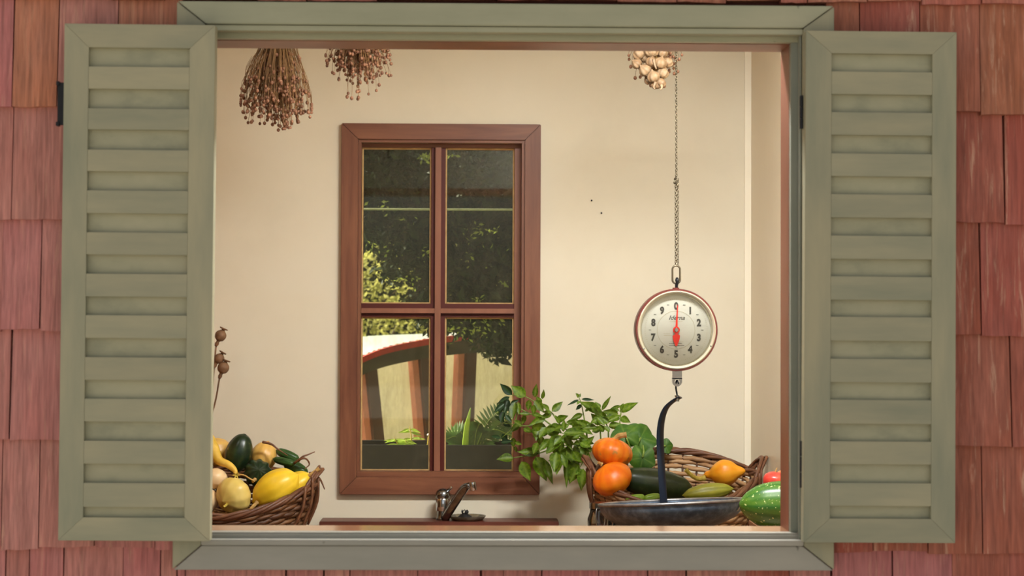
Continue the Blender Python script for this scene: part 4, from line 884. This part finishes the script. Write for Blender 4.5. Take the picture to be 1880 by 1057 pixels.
for nm, lab, leaves, stems, yb0, root in (
    ('leafy_branch', 'leafy green branch reaching left across the window frame', A, stA, 1.93, (840, 600)),
    ('leafy_branch', 'leafy green branch hanging down the wall beside the orange pumpkins', B, stB, 1.88, (800, 640)),
    ('leafy_branch', 'leafy green sprigs standing upright behind the upper orange pumpkin', C, stC, 1.90, (960, 560))):
    ro_ = U(*uv(*root), yb0); br_ = thing(nm, lab, 'branch', ro_, 'leafy green branches')
    for st in stems:
        P = [U(*uv(*p), yb0+.02) for p in st]; P = spline(P, 16); MB().tube(P, [.0026-.00009*i for i in range(17)], 6).build('stem', STEMG, br_, smooth=True)
    for (u0_, v0_, u1_, v1_, wr, dk) in leaves:
        y_ = yb0+rnd(-.045, .04); a_ = U(*uv(u0_, v0_), y_); b_ = U(*uv(u1_, v1_), y_+rnd(-.025, .012))
        nr = Vector((rnd(-.5, .5), -1, rnd(-.1, .8))).normalized()
        back = u0_ < 175
        put_leaf(br_, a_, a_+(b_-a_)*1.15, min(wr*1.22, .6), LEAFD if dk else LEAF, nr)
    if yb0 == 1.88:
        rl = random.Random(77)
        for _ in range(46):
            u_, v_ = rl.uniform(380, 830), rl.uniform(400, 720)
            if v_ > 560+(u_-380)*.5 and u_ < 520: continue
            y_ = yb0+rl.uniform(.0, .06); q = rl.uniform(0, 6.28); l_ = rl.uniform(75, 135); a_ = U(*uv(u_, v_), y_); b_ = U(*uv(u_+l_*math.cos(q), v_+l_*.7*math.sin(q)+22), y_+rl.uniform(-.02, .012))
            put_leaf(br_, a_, b_, rl.choice((.45, .55, .6)), LEAF, Vector((rl.uniform(-.5, .5), -1, rl.uniform(-.1, .8))).normalized())
# broad squash leaves
def broad_leaf(lab, c, r, nrm, up, lobes=5, m=BIGLEAF):
    n = Vector(nrm).normalized(); x = Vector(up) - n*Vector(up).dot(n); x.normalize(); y = n.cross(x); mb = MB(); vs = []; ve = []; fs = []; seg = 40; rg = 6
    for i in range(rg+1):
        f = i/rg
        for k in range(seg):
            q = 2*PI*k/seg; lob = .93+.07*math.cos(lobes*q)+.015*math.cos(15*q); notch = 1-.45*math.exp(-((abs(q-PI))/.28)**2); rr_ = r*f*lob*notch
            h = .10*r*math.sin(3*q)*f*f-.30*r*f*f*(.6+.4*math.cos(2*q))+.05*r*f*abs(math.sin(lobes*q/2)); vs.append(Vector(c)+x*rr_*math.cos(q)+y*rr_*math.sin(q)+n*h); ve.append(math.exp(-(abs(math.sin(lobes*q/2))/.16)**2)*(1-.4*f))
    for i in range(rg):
        for k in range(seg): k2 = (k+1) % seg; fs.append((i*seg+k, (i+1)*seg+k, (i+1)*seg+k2, i*seg+k2))
    mb.add(vs, fs, vein=ve); t = thing('squash_leaf', lab, 'leaf', Vector(c), 'broad squash leaves in the willow basket'); mb.build('blade', m, t, smooth=True)
    MB().tube(spline([Vector(c), Vector(c)-x*r*.4+n*.004, Vector(c)-x*r*.95-n*.03], 8), .003, 6).build('stalk', STEMG, t, smooth=True)
broad_leaf('broad veined squash leaf topmost behind the black band arm', U(*uv(1270, 520), 1.86), 33*mpp(1.86), (.25, -1, .45), (.5, 0, .8))
broad_leaf('broad dark squash leaf directly behind the upper pumpkin stem', U(*uv(1140, 500), 1.84), 28*mpp(1.84), (-.2, -1, .5), (-.3, 0, .8))
broad_leaf('broad drooping squash leaf above the dark green marrow', U(*uv(1285, 690), 1.80), 27*mpp(1.8), (.1, -1, .2), (-.2, 0, -1))
broad_leaf('small squash leaf showing just right of the black band arm', U(*uv(1480, 590), 1.88), 15*mpp(1.88), (.1, -1, .2), (1, 0, .1))

# ------------------------------------------------------------------ hanging dried bunches
def flax(lab, tie, env, npods, Y, seed):
    """env: [(py, x_left, x_right, weight)]; tie: pixel of the tied top"""
    random.seed(seed); T = U(*tie, Y); T.z = 2.40; t = thing('dried_flax_bunch', lab, 'dried flowers', T, 'dried flax bunches hanging from the rail')
    st, pd = MB(), MB(); ks_ = mpp(Y); tot = sum(e[3] for e in env)
    for i in range(npods):
        w_ = random.random()*tot; j = 0
        while j < len(env)-1 and w_ > env[j][3]: w_ -= env[j][3]; j += 1
        e = env[j]; py = e[0]+rnd(-13, 13); f = max(-1, min(1, random.gauss(0, .48))); px = (e[1]+e[2])/2+f*(e[2]-e[1])/2
        hw = (e[2]-e[1])/2*ks_; yy = Y+math.sqrt(max(0, 1-f*f))*hw*.8*rnd(-1, 1); E = U(px, py, Y); E.y = yy
        a_ = T+Vector(((E.x-T.x)*.10, (yy-Y)*.10, 0)); dz = a_.z-E.z
        m1 = Vector((T.x+(E.x-T.x)*rnd(.45, .62), Y+(yy-Y)*.55, a_.z-dz*.5)); m2 = Vector((T.x+(E.x-T.x)*rnd(.84, .96), Y+(yy-Y)*.9, a_.z-dz*.82))
        if i % 2 == 0: st.tube(spline([a_, m1, m2, E], 7), .0007, 3, cap=False)
        else: st.tube([m1.lerp(m2, .6), m2+Vector((rnd(-.004, .004), 0, 0)), E], .0005, 3, cap=False)
        pd.ball(E-Vector((0, 0, .003)), rnd(.0036, .0050), 7, 5, (1, 1, 1.12))
    for i in range(60): 
        q = rnd(0, 6.28); st.tube([T+Vector((.016*math.cos(q), .016*math.sin(q), .03)), T+Vector((.012*math.cos(q), .012*math.sin(q), -.005))], .001, 3)
    st.build('stems', FLAXS, t, smooth=True, kind='stuff'); pd.build('seed_pods', PODS, t, smooth=True, kind='stuff')
    MB().lathe([(.017, -.006), (.019, 0), (.017, .006)], T, seg=14).build('tie', STRAW, t, smooth=True)
    MB().tube([T, Vector((T.x, HY, 2.50))], .0012, 5).build('string', STRAW, t)
flax('large dried flax bunch fanning out at the shutter side of the ceiling', (512, 10), [(110, 478, 550, 2), (135, 462, 557, 5), (155, 450, 562, 6), (175, 442, 567, 7), (195, 442, 572, 6), (212, 446, 572, 2.4), (226, 500, 545, .7), (240, 505, 530, .12)], 760, HY, 3)
flax('smaller dried flax bunch hanging above the small window', (655, 5), [(92, 606, 712, 6), (108, 598, 716, 6), (124, 610, 718, 3.5), (140, 622, 722, 1.4), (155, 636, 702, .5), (172, 630, 660, .2)], 400, HY, 5)
flax('sparse dried flax bunch behind the garlic bulbs beside the chain', (1200, 5), [(95, 1155, 1244, 3), (110, 1150, 1252, 3), (128, 1158, 1250, 2), (145, 1176, 1238, 1)], 130, HY+.05, 9)
random.seed(21)
gt = U(1200, 20, HY-.03); gb = thing('garlic_bunch', 'bunch of pale garlic bulbs hanging beside the chain', 'garlic', Vector((gt.x, HY-.03, 2.42)))
MB().tube([Vector((gt.x, HY-.03, 2.49)), Vector((gt.x, HY-.03, 2.42)), U(1200, 90, HY-.03), U(1204, 130, HY-.03)], [.006, .010, .012, .008], 8).build('braided_stalk', STRAW, gb, smooth=True)
def garlic(px, py, dy, r, tilt):
    ks_ = mpp(HY-.04); c = U(px, py, HY-.04+dy); R_ = r*ks_; ax = Vector((tilt[0]*.8+rnd(-.25, .25), rnd(-.25, .5), tilt[1])).normalized()
    mb = gourd_mb(c, ax, R_*2.0, [(0, .002), (.04, R_*.5), (.14, R_*.85), (.38, R_*1.05), (.62, R_*.92), (.80, R_*.52), (.90, R_*.22), (1, R_*.14)], ribs=7, depth=.16, seg=36, squash=(rnd(.9, 1.1), rnd(.9, 1.1)))
    b_ = mb.build('garlic_bulb', GARLIC, gb, smooth=True)
for g_ in [(1172, 98, 0, 12, (-.5, .8)), (1196, 93, -.01, 12.5, (.1, 1)), (1216, 95, .0, 11, (.4, .8)), (1168, 116, .0, 10, (-.8, .4)), (1183, 127, -.012, 11.5, (-.6, .5)), (1196, 112, -.02, 11, (.1, 1)),
           (1213, 114, -.018, 12, (.3, .9)), (1226, 114, .0, 11, (.8, .6)), (1218, 133, -.012, 11, (.5, .8)), (1199, 139, -.02, 12, (-.1, .9)), (1205, 154, -.01, 9.5, (-.3, .9)), (1213, 151, -.014, 10, (.3, .8)), (1190, 146, .01, 9, (-.6, .7)), (1184, 104, .012, 11, (-.2, 1)),
           (1205, 75, .0, 12, (.2, .9)), (1185, 76, .0, 12, (-.3, .9)), (1222, 78, .0, 12, (.5, .9)), (1176, 80, .02, 11, (-.5, .9))]: garlic(*g_)
for pp in ([(1200, 108), (1202, 118), (1205, 127)], [(1214, 155), (1215, 161), (1212, 165)], [(1204, 150), (1200, 160), (1203, 163)]):
    MB().tube(spline([U(x, y, HY-.075) for x, y in pp], 6), [.004, .004, .0036, .003, .003, .0025, .002], 6, flat=.4).build('dry_stem', GARLIC, gb, smooth=True)

# ------------------------------------------------------------------ dried poppy heads
vz = Vector((-.875, 2.0, CT))
VASE = mat('stoneware', [(.3, (120, 100, 80)), (.7, (146, 124, 100))], rough=.5)
MB().lathe([(0, 0), (.030, 0), (.036, .03), (.034, .09), (.018, .13), (.016, .16), (.020, .17), (.016, .168), (.013, .15), (0, .14)], vz, seg=24).build('stoneware_vase', VASE, label='small stoneware vase of poppy heads behind the shutter', cat='vase', smooth=True)
for (hx, hy, nx, ny, r_, lab) in ((405, 616, 399, 629, 10.5, 'dried poppy head, topmost of the three beside the left shutter'), (402.5, 658, 396, 669, 9.3, 'dried poppy head, middle one of the three, nearest the left shutter'), (410, 675, 405, 688, 10.8, 'dried poppy head, lowest of the three beside the left shutter')):
    yy = 1.985; h_ = U(hx, hy, yy); n_ = U(nx, ny, yy); kq = mpp(yy); ax = (h_-n_).normalized(); R_ = r_*kq
    t = thing('dried_poppy', lab, 'poppy head', vz+Vector((0, 0, .14)), 'dried poppy heads')
    mb = gourd_mb(h_, ax, R_*2.1, [(0, .003), (.06, R_*.42), (.2, R_*.8), (.5, R_), (.75, R_*.86), (.92, R_*.5), (1, R_*.3)], ribs=12, depth=.04, seg=36); sh_ = mb.build('seed_head', POPPY, t, smooth=True)
    tp_ = h_+ax*R_*1.05; MB().lathe([(R_*.28, 0), (R_*.30, .003), (R_*.72, .0045), (R_*.78, .0075), (R_*.5, .006), (0, .007)], tp_-ax*.001, ax, 14).build('crown', POPPY, sh_, autos=50)
    MB().tube([h_-ax*R_*1.0, h_-ax*R_*1.15, n_-ax*.004, n_-ax*.012], [R_*.34, R_*.26, R_*.36, R_*.20], 10).build('collar', POPPY, t, smooth=True)
    top = vz+Vector((0, 0, .16)); MB().tube(spline([n_-ax*.008, n_.lerp(top, .35)+ax*.0+Vector((.012, 0, 0)), top, vz+Vector((0, 0, .03))], 14), .0026, 7).build('stalk', POPPY, t, smooth=True)

# nails in the back wall
for (px, py, lab) in ((1086, 368, 'small dark nail in the cream wall, the higher of two'), (1104, 391, 'small dark nail in the cream wall, the lower of two')):
    c = U(px, py, YB); MB().lathe([(0, .006), (.002, .006), (.0028, .004), (.0028, .003), (.001, .003), (.001, 0)], c, AX, 8).build('nail', IRON, label=lab, cat='nail', smooth=True)

# ------------------------------------------------------------------ the garden behind
# trough planter against the outside of the back wall
TROUGH = mat('black_trough', [(.3, (12, 12, 11)), (.6, (20, 20, 17)), (.8, (40, 37, 30))], scale=(24, 24, 24), rough=.6)
SOIL = mat('soil', [(.3, (40, 30, 22)), (.7, (66, 50, 38))], scale=(40, 40, 40), rough=.9)
tz = U(800, 817, 2.5).z
tr = thing('planter_trough', 'black wooden planter trough outside the lower window panes', 'planter', (-.12, 2.55, tz-.34))
for (x0, x1, y0, y1) in ((-.75, .5, 2.50, 2.52), (-.75, .5, 2.74, 2.76), (-.75, -.73, 2.52, 2.74), (.48, .5, 2.52, 2.74)):
    MB().box(x0, x1, y0, y1, tz-.34, tz).build('side_board', TROUGH, tr, bevel=.002)
MB().box(-.73, .48, 2.52, 2.74, tz-.34, tz-.05).build('soil', SOIL, tr)
MB().box(-.70, -.64, 2.52, 2.74, -.08, tz-.34).box(.39, .45, 2.52, 2.74, -.08, tz-.34).build('trestle', TROUGH, tr)
BRIGHTL = mat('bright_weed_leaf', [(.3, (150, 180, 60)), (.7, (190, 210, 90))], scale=(8, 8, 8), rough=.45, rnd=.12, transl=.45)
FERNM = mat('fern_green', [(.3, (58, 88, 40)), (.7, (92, 122, 58))], scale=(8, 8, 8), rough=.5, rnd=.15, transl=.35)
random.seed(31)
def weed(lab, base_px, tops, Y):
    b_ = U(*base_px, Y); b_.z = tz-.05; t = thing('garden_weed', lab, 'plant', b_)
    for (px, py) in tops:
        e = U(px, py, Y); P = spline([b_, b_.lerp(e, .6)+Vector((.006, 0, .0)), e], 8); MB().tube(P, [.0035-.0003*i for i in range(9)], 6).build('stem', STEMG2, t, smooth=True)
        for f in (.55, .78, .97):
            c_ = P[int(f*8)]
            for s_ in (-1, 1):
                L_ = .048*(1.25-f*.5); put_leaf(t, c_, c_+Vector((s_*L_, rnd(-.02, .0), rnd(-.012, .012))), .36, BRIGHTL, Vector((rnd(-.2, .2), -.6, .9)).normalized())
weed('bright nettle-like weed with paired leaves in the black trough', (752, 818), [(752, 782)], 2.62)
weed('low bright weed spreading beside the nettle-like one in the trough', (735, 818), [(724, 803), (745, 806)], 2.60)
def fern(lab, base_px, tips, Y):
    b_ = U(*base_px, Y); b_.z = tz-.05; t = thing('fern', lab, 'fern', b_)
    for (px, py, mxp, myp) in tips:
        e = U(px, py, Y+rnd(-.04, .04)); m_ = U(mxp, myp, Y); P = spline([b_, m_, e], 18); MB().tube(P, [.0022]*19, 5).build('rachis', STEMG, t, smooth=True)
        fr = MB()
        for i in range(3, 19):
            d = (P[min(i+1, 18)]-P[i-1]).normalized(); sd_ = d.cross(Vector((0, -1, .25))).normalized(); L_ = .042*math.sin(PI*(i/19)**.75)+.006
            for s_ in (-1, 1):
                c_ = P[i]; tip_ = c_+sd_*s_*L_+d*L_*.35; wv_ = d*.0045
                fr.add([c_-wv_, c_+wv_, c_.lerp(tip_, .6)+wv_*1.1, tip_, c_.lerp(tip_, .6)-wv_], [(0, 1, 2, 3, 4)])
        fr.build('frond', FERNM, t)
fern('green fern arching in the trough behind the right panes', (868, 822), [(935, 742, 895, 775), (955, 765, 915, 780), (940, 800, 900, 790), (830, 792, 848, 795), (820, 806, 840, 803), (880, 778, 874, 795)], 2.66)
ir = thing('iris_leaf', 'single upright yellow-green blade leaf in the trough', 'plant', U(855, 822, 2.60)); ir.location.z = tz-.05
MB().tube(spline([U(854, 822, 2.60), U(857, 785, 2.60), U(864, 748, 2.60)], 10), [.010, .0105, .0105, .010, .0095, .009, .008, .0065, .005, .003, .0008], 8, flat=.2, up=Vector((1, 0, 0))).build('blade', BRIGHTL, ir, smooth=True)
fw = thing('white_flower', 'small white flower on a thin stalk by the mullion', 'flower', U(785, 820, 2.62)); fw.location.z = tz-.05
MB().tube([U(784, 822, 2.62), U(787, 800, 2.62)], .0022, 6).build('stem', STEMG2, fw)
WHITE = mat('white_petal', [(.3, (236, 232, 222)), (.7, (246, 242, 234))], rough=.6)
MB().ball(U(787, 798, 2.62), .006, 10, 6, (1, 1, .8)).build('flower_head', WHITE, fw, smooth=True)
BARK_ = mat('line_post_wood', [(.3, (110, 92, 72)), (.7, (136, 116, 94))], rough=.8)
WIREM = mat('pale_line_mat', [(.3, (150, 156, 120)), (.7, (168, 172, 136))], rough=.5)
a_, b_ = U(560, 382, 3.1), U(1040, 384, 3.1)
a_.x, b_.x = -1.9, 1.5
wl_ = thing('pale_line', 'thin pale line stretched behind the upper panes', 'washing line', (-1.9, 3.1, -.08))  # pale line across the upper panes, modelled as a tube between posts
MB().tube([a_, (a_+b_)/2-Vector((0, 0, .003)), b_], 1.9*mpp(3.1), 8).build('line', WIREM, wl_, smooth=True)
for p_ in (a_, b_): MB().tube([(p_.x, 3.1, -.08), (p_.x, 3.1, p_.z+.06)], .03, 10).build('post', BARK_, wl_, smooth=True)

# bow-topped shed, turned a little so its left faces show
REDP = mat('red_paint', [(.3, (190, 52, 40)), (.7, (214, 74, 56))], scale=(8, 8, 8), rough=.5)
POSTSHADE = mat('shaded_post_brown', [(.3, (84, 54, 44)), (.7, (104, 68, 54))], scale=(20, 20, 4), rough=.55)  # front faces of the red posts, their shade put into the brown
POSTLIT = mat('sunlit_post_red', [(.3, (250, 146, 128)), (.7, (254, 164, 146))], scale=(8, 8, 8), rough=.5)  # left sides of the posts, sunlight put into the red
BEAMM = mat('dark_beam', [(.3, (72, 62, 50)), (.7, (92, 80, 64))], scale=(4, 4, 20), rough=.7)
POLY = mat('translucent_sheet', [(.3, (240, 226, 208)), (.5, (244, 232, 216)), (.8, (247, 236, 224))], scale=(3, 3, 3), rough=.4, transl=.78)
CORR = mat('white_corrugated', [(.3, (226, 230, 232)), (.7, (240, 242, 242))], rough=.35, transl=.55)
SA = math.radians(20); ex = Vector((math.cos(SA), math.sin(SA), 0)); en = Vector((math.sin(SA), -math.cos(SA), 0)); SO = Vector((-.35, 5.3, 0))
def onp(px, py, back=0.0): return UP(px, py, SO-en*back, en)
def sl(p): return ((p-SO).dot(ex), p.z)
shed = thing('bow_top_shed', 'red bow-topped shed with translucent panels behind the small window', 'shed', Vector((SO.x, SO.y, -.08)))
arch = [sl(onp(px, py)) for px, py in ((560, 712), (610, 678), (660, 652), (700, 637), (750, 626), (800, 618), (865, 612), (930, 611), (990, 618), (1050, 634), (1100, 656))]
arch = [(p.x, p.y) for p in spline([(a, b, 0) for a, b in arch], 40)]
def w3(s_, z_, d): return SO+ex*s_-en*d+Vector((0, 0, z_))
def strip(name, off0, off1, d0, d1, m, **kw):
    mb = MB(); vs = []; n = len(arch)
    for (s_, z_) in arch: vs += [w3(s_, z_+off0, d0), w3(s_, z_+off1, d0), w3(s_, z_+off1, d1), w3(s_, z_+off0, d1)]
    fs = [(0, 1, 2, 3), tuple((n-1)*4+k for k in (3, 2, 1, 0))]
    for i in range(n-1):
        for k in range(4): fs.append((i*4+k, (i+1)*4+k, (i+1)*4+(k+1) % 4, i*4+(k+1) % 4))
    mb.add(vs, fs); return mb.build(name, m, shed, **kw)
strip('fascia', -.018, .0, -.10, -.07, REDP, label='red arched fascia'); strip('drip_edge', -.030, -.018, -.09, -.05, REDP)
strip('arched_beam', -.095, -.030, -.05, .03, BEAMM)
# corrugated roof running back
mb = MB(); vs = []; nn = 160; na = len(arch)
for j in range(2):
    for i in range(nn+1):
        t_ = i/nn*(na-1); k = min(int(t_), na-2); f = t_-k; s_ = arch[k][0]*(1-f)+arch[k+1][0]*f; z_ = arch[k][1]*(1-f)+arch[k+1][1]*f
        vs.append(w3(s_, z_+.004+.004*math.cos(i*1.6)-(.03 if j else 0), 1.7 if j else -.08))
mb.add(vs, [(i, i+1, nn+2+i, nn+1+i) for i in range(nn)]); mb.build('roof_sheet', CORR, shed, smooth=True)
def post(p0, p1, wd, name='post'):
    a0, z0_ = sl(onp(*p0)); a1, z1_ = sl(onp(*p1)); fl_ = a0+(a0-a1)*(z0_+.08)/(z1_-z0_) if z1_ != z0_ else a0
    mb = MB(); vs = []
    for (s_, z_) in ((fl_, -.08), (a1, z1_)): vs += [w3(s_-wd/2, z_, -.04), w3(s_+wd/2, z_, -.04), w3(s_+wd/2, z_, .07), w3(s_-wd/2, z_, .07)]
    mb.add(vs, [(0, 3, 2, 1), (4, 5, 6, 7), (0, 1, 5, 4), (1, 2, 6, 5), (2, 3, 7, 6), (3, 0, 4, 7)]); po = mb.build(name, POSTSHADE, shed)
    mb = MB(); vs = []  # added strip stands in for the post's sunlit left face
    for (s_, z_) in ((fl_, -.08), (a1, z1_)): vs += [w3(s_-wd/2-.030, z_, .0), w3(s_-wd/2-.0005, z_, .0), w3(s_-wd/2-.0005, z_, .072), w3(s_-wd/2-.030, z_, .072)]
    mb.add(vs, [(0, 3, 2, 1), (4, 5, 6, 7), (0, 1, 5, 4), (1, 2, 6, 5), (2, 3, 7, 6), (3, 0, 4, 7)]); mb.build('lit_side', POSTLIT, po, label='left post side with sunlit red put into its colour')
    return (fl_, a1, z1_)
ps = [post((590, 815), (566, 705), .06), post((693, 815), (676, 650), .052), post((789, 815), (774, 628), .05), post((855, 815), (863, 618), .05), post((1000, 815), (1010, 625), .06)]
for (a, b) in zip(ps[:-1], ps[1:]):
    mb = MB(); vs = []
    tops = [(s_, z_) for s_, z_ in arch if a[1]-.01 < s_ < b[1]+.01]
    poly = [(a[0], -.08), (b[0], -.08)]+[(s_, z_-.05) for s_, z_ in tops[::-1]]; n = len(poly)
    vs = [w3(s_, z_, .075) for s_, z_ in poly]+[w3(s_, z_, .08) for s_, z_ in poly]
    mb.add(vs, [tuple(range(n)), tuple(range(2*n-1, n-1, -1))]+[(i, i+n, (i+1) % n+n, (i+1) % n) for i in range(n)]); mb.build('panel', POLY, shed)

# foliage
def foliage(mb, n, gen, size, seed, curl=.3):
    rg = random.Random(seed); k = 0
    while k < n:
        p = gen(rg)
        if p is None: continue
        k += 1; L_ = size*rg.uniform(.7, 1.4); d = Vector((rg.gauss(0, 1), rg.gauss(0, 1), rg.gauss(-.4, .8))).normalized(); nr = Vector((rg.gauss(0, 1), rg.gauss(0, 1), rg.gauss(.5, 1))); s_ = d.cross(nr)
        if s_.length < .1: continue
        s_ = s_.normalized()*L_*.24; up_ = s_.cross(d).normalized()*L_*curl*.3
        mb.add([p, p+d*L_*.5+s_+up_, p+d*L_, p+d*L_*.5-s_+up_], [(0, 1, 2, 3)])
def pin(px, py, poly):
    c = False; j = len(poly)-1
    for i in range(len(poly)):
        xi, yi = poly[i]; xj, yj = poly[j]
        if (yi > py) != (yj > py) and px < (xj-xi)*(py-yi)/(yj-yi)+xi: c = not c
        j = i
    return c
EVERG = mat('evergreen_leaf', [(.3, (28, 40, 18)), (.6, (44, 58, 26)), (.8, (70, 84, 36))], scale=(9, 9, 9), rough=.55, transl=.10, spec=.2)  # dark green with the tree's own shade put into the leaf colour
SUNL = mat('sunlit_leaf', [(.3, (170, 170, 88)), (.6, (200, 194, 118)), (.8, (222, 210, 156))], scale=(2, 2, 2), rough=.6, transl=.5, spec=.2)
BARK = mat('bark', [(.3, (60, 48, 38)), (.7, (90, 74, 60))], scale=(20, 20, 4), rough=.8, bump=.3)
outline = [(480, 60), (1100, 60), (1100, 640), (960, 640), (930, 645), (915, 662), (895, 655), (880, 630), (872, 612), (850, 604), (820, 612), (800, 606), (786, 598), (765, 580), (742, 556), (752, 540), (768, 518), (752, 498), (724, 514), (700, 506), (712, 480), (694, 452), (668, 440), (640, 425), (560, 440), (480, 450)]
tree = thing('evergreen_tree', 'dark evergreen tree with drooping branches filling the upper panes', 'tree', (1.5, 4.3, -.08))
VIEW = [630, 980, 240]
def g1(rg):
    px, py = rg.uniform(VIEW[0], VIEW[1]), rg.uniform(VIEW[2], 668)
    edge = rg.gauss(0, 7)
    if not pin(px+edge, py+rg.gauss(0, 7), outline): return None
    if 938 < px < 952 and 262 < py < 322: return None
    p = U(px, py, 4.3); return U(px, py, 4.3+rg.uniform(-.45, .45))
fm = MB(); foliage(fm, 21000, g1, .030, 11); VIEW[:] = [480, 1100, 60]; foliage(fm, 7000, g1, .06, 15); 
def g2(rg):
    p = Vector((rg.uniform(-1.6, 3.4), rg.uniform(3.5, 5.2), rg.uniform(3.0, 5.6))); c = Vector((.9, 4.3, 3.9)); d = p-c
    return p if (d.x/2.5)**2+(d.y/.9)**2+(d.z/1.7)**2 < 1 else None
foliage(fm, 2600, g2, .20, 12); fm.build('foliage', EVERG, tree, kind='stuff')
LITLEAF = mat('lit_leaf', [(.3, (140, 160, 60)), (.7, (184, 192, 96))], scale=(6, 6, 6), rough=.45, transl=.45)  # lighter leaf green, sunlit clusters in the tree put into the colour
fy_ = MB(); ry = random.Random(5)
for (px, py, sp, n_) in ((783, 292, 8, 22), (828, 285, 5, 10), (876, 424, 16, 26), (905, 425, 8, 8), (927, 520, 5, 10), (878, 550, 5, 9), (700, 455, 14, 16), (750, 515, 14, 16), (712, 372, 16, 7), (870, 600, 18, 30), (838, 608, 12, 18), (745, 405, 12, 6), (905, 590, 14, 12), (760, 470, 20, 10), (850, 470, 40, 12)):
    foliage(fy_, n_, lambda rg: U(px+rg.gauss(0, sp), py+rg.gauss(0, sp*.5), 3.80+rg.uniform(-.05, .05)), .019, ry.randint(0, 9999))
fy_.build('lit_leaves', LITLEAF, tree, kind='stuff')
MB().tube(spline([(1.5, 4.3, -.08), (1.48, 4.35, 1.2), (1.4, 4.3, 2.6), (1.1, 4.3, 4.6)], 12), [.13-.006*i for i in range(13)], 10).build('trunk', BARK, tree, smooth=True)
for pp in ([(1.4, 4.3, 2.6), (.8, 4.2, 2.7), (.2, 4.2, 2.35), (-.3, 4.25, 2.1)], [(1.45, 4.3, 2.1), (.9, 4.25, 2.1), (.4, 4.3, 1.8), (.15, 4.3, 1.55)], [(1.4, 4.3, 3.0), (.6, 4.5, 3.3), (-.3, 4.4, 3.0), (-.8, 4.3, 2.6)]):
    MB().tube(spline(pp, 14), [.035-.002*i for i in range(15)], 7).build('branch', BARK, tree, smooth=True)
bush = thing('sunlit_bush', 'bright yellow-green sunlit bush beyond the shed', 'bush', (-1.2, 9.5, -.08))
def g3(rg):
    p = Vector((rg.uniform(-3.2, 1.4), rg.uniform(8.6, 10.4), rg.uniform(0, 2.75))); c = Vector((-1.2, 9.5, 1.0)); d = p-c; n_ = noise.noise(p*1.6)*.35
    return p if (d.x/2.1)**2+(d.y/.9)**2+(d.z/1.6)**2 < 1+n_ else None
fm = MB(); foliage(fm, 26000, g3, .045, 13); fm.build('foliage', SUNL, bush, kind='stuff')
st = MB()
for i in range(7): st.tube(spline([(-1.2+rnd(-.2, .2), 9.5, -.08), (-1.2+rnd(-.6, .6), 9.5+rnd(-.3, .3), .8), (-1.2+rnd(-1.4, 1.4), 9.5+rnd(-.5, .5), 1.8)], 8), [.03, .028, .026, .023, .02, .017, .014, .01, .006], 6)
st.build('stems', BARK, bush, smooth=True)
hedge = thing('tall_hedge', 'tall dark hedge closing the garden behind the tree', 'hedge', (0, 14, -.08))
def g4(rg):
    x = rg.uniform(-7, 7); y = 14+rg.uniform(-.9, .9); zt = 4.6+noise.noise(Vector((x*.5, y*.5, 0)))*.9; return Vector((x, y, rg.uniform(-.05, zt)))
fm = MB(); foliage(fm, 12000, g4, .24, 14); fm.build('foliage', EVERG, hedge, kind='stuff')
MB().box(-7, 7, 13.9, 14.1, -.08, 3.7).build('core', EVERG, hedge)
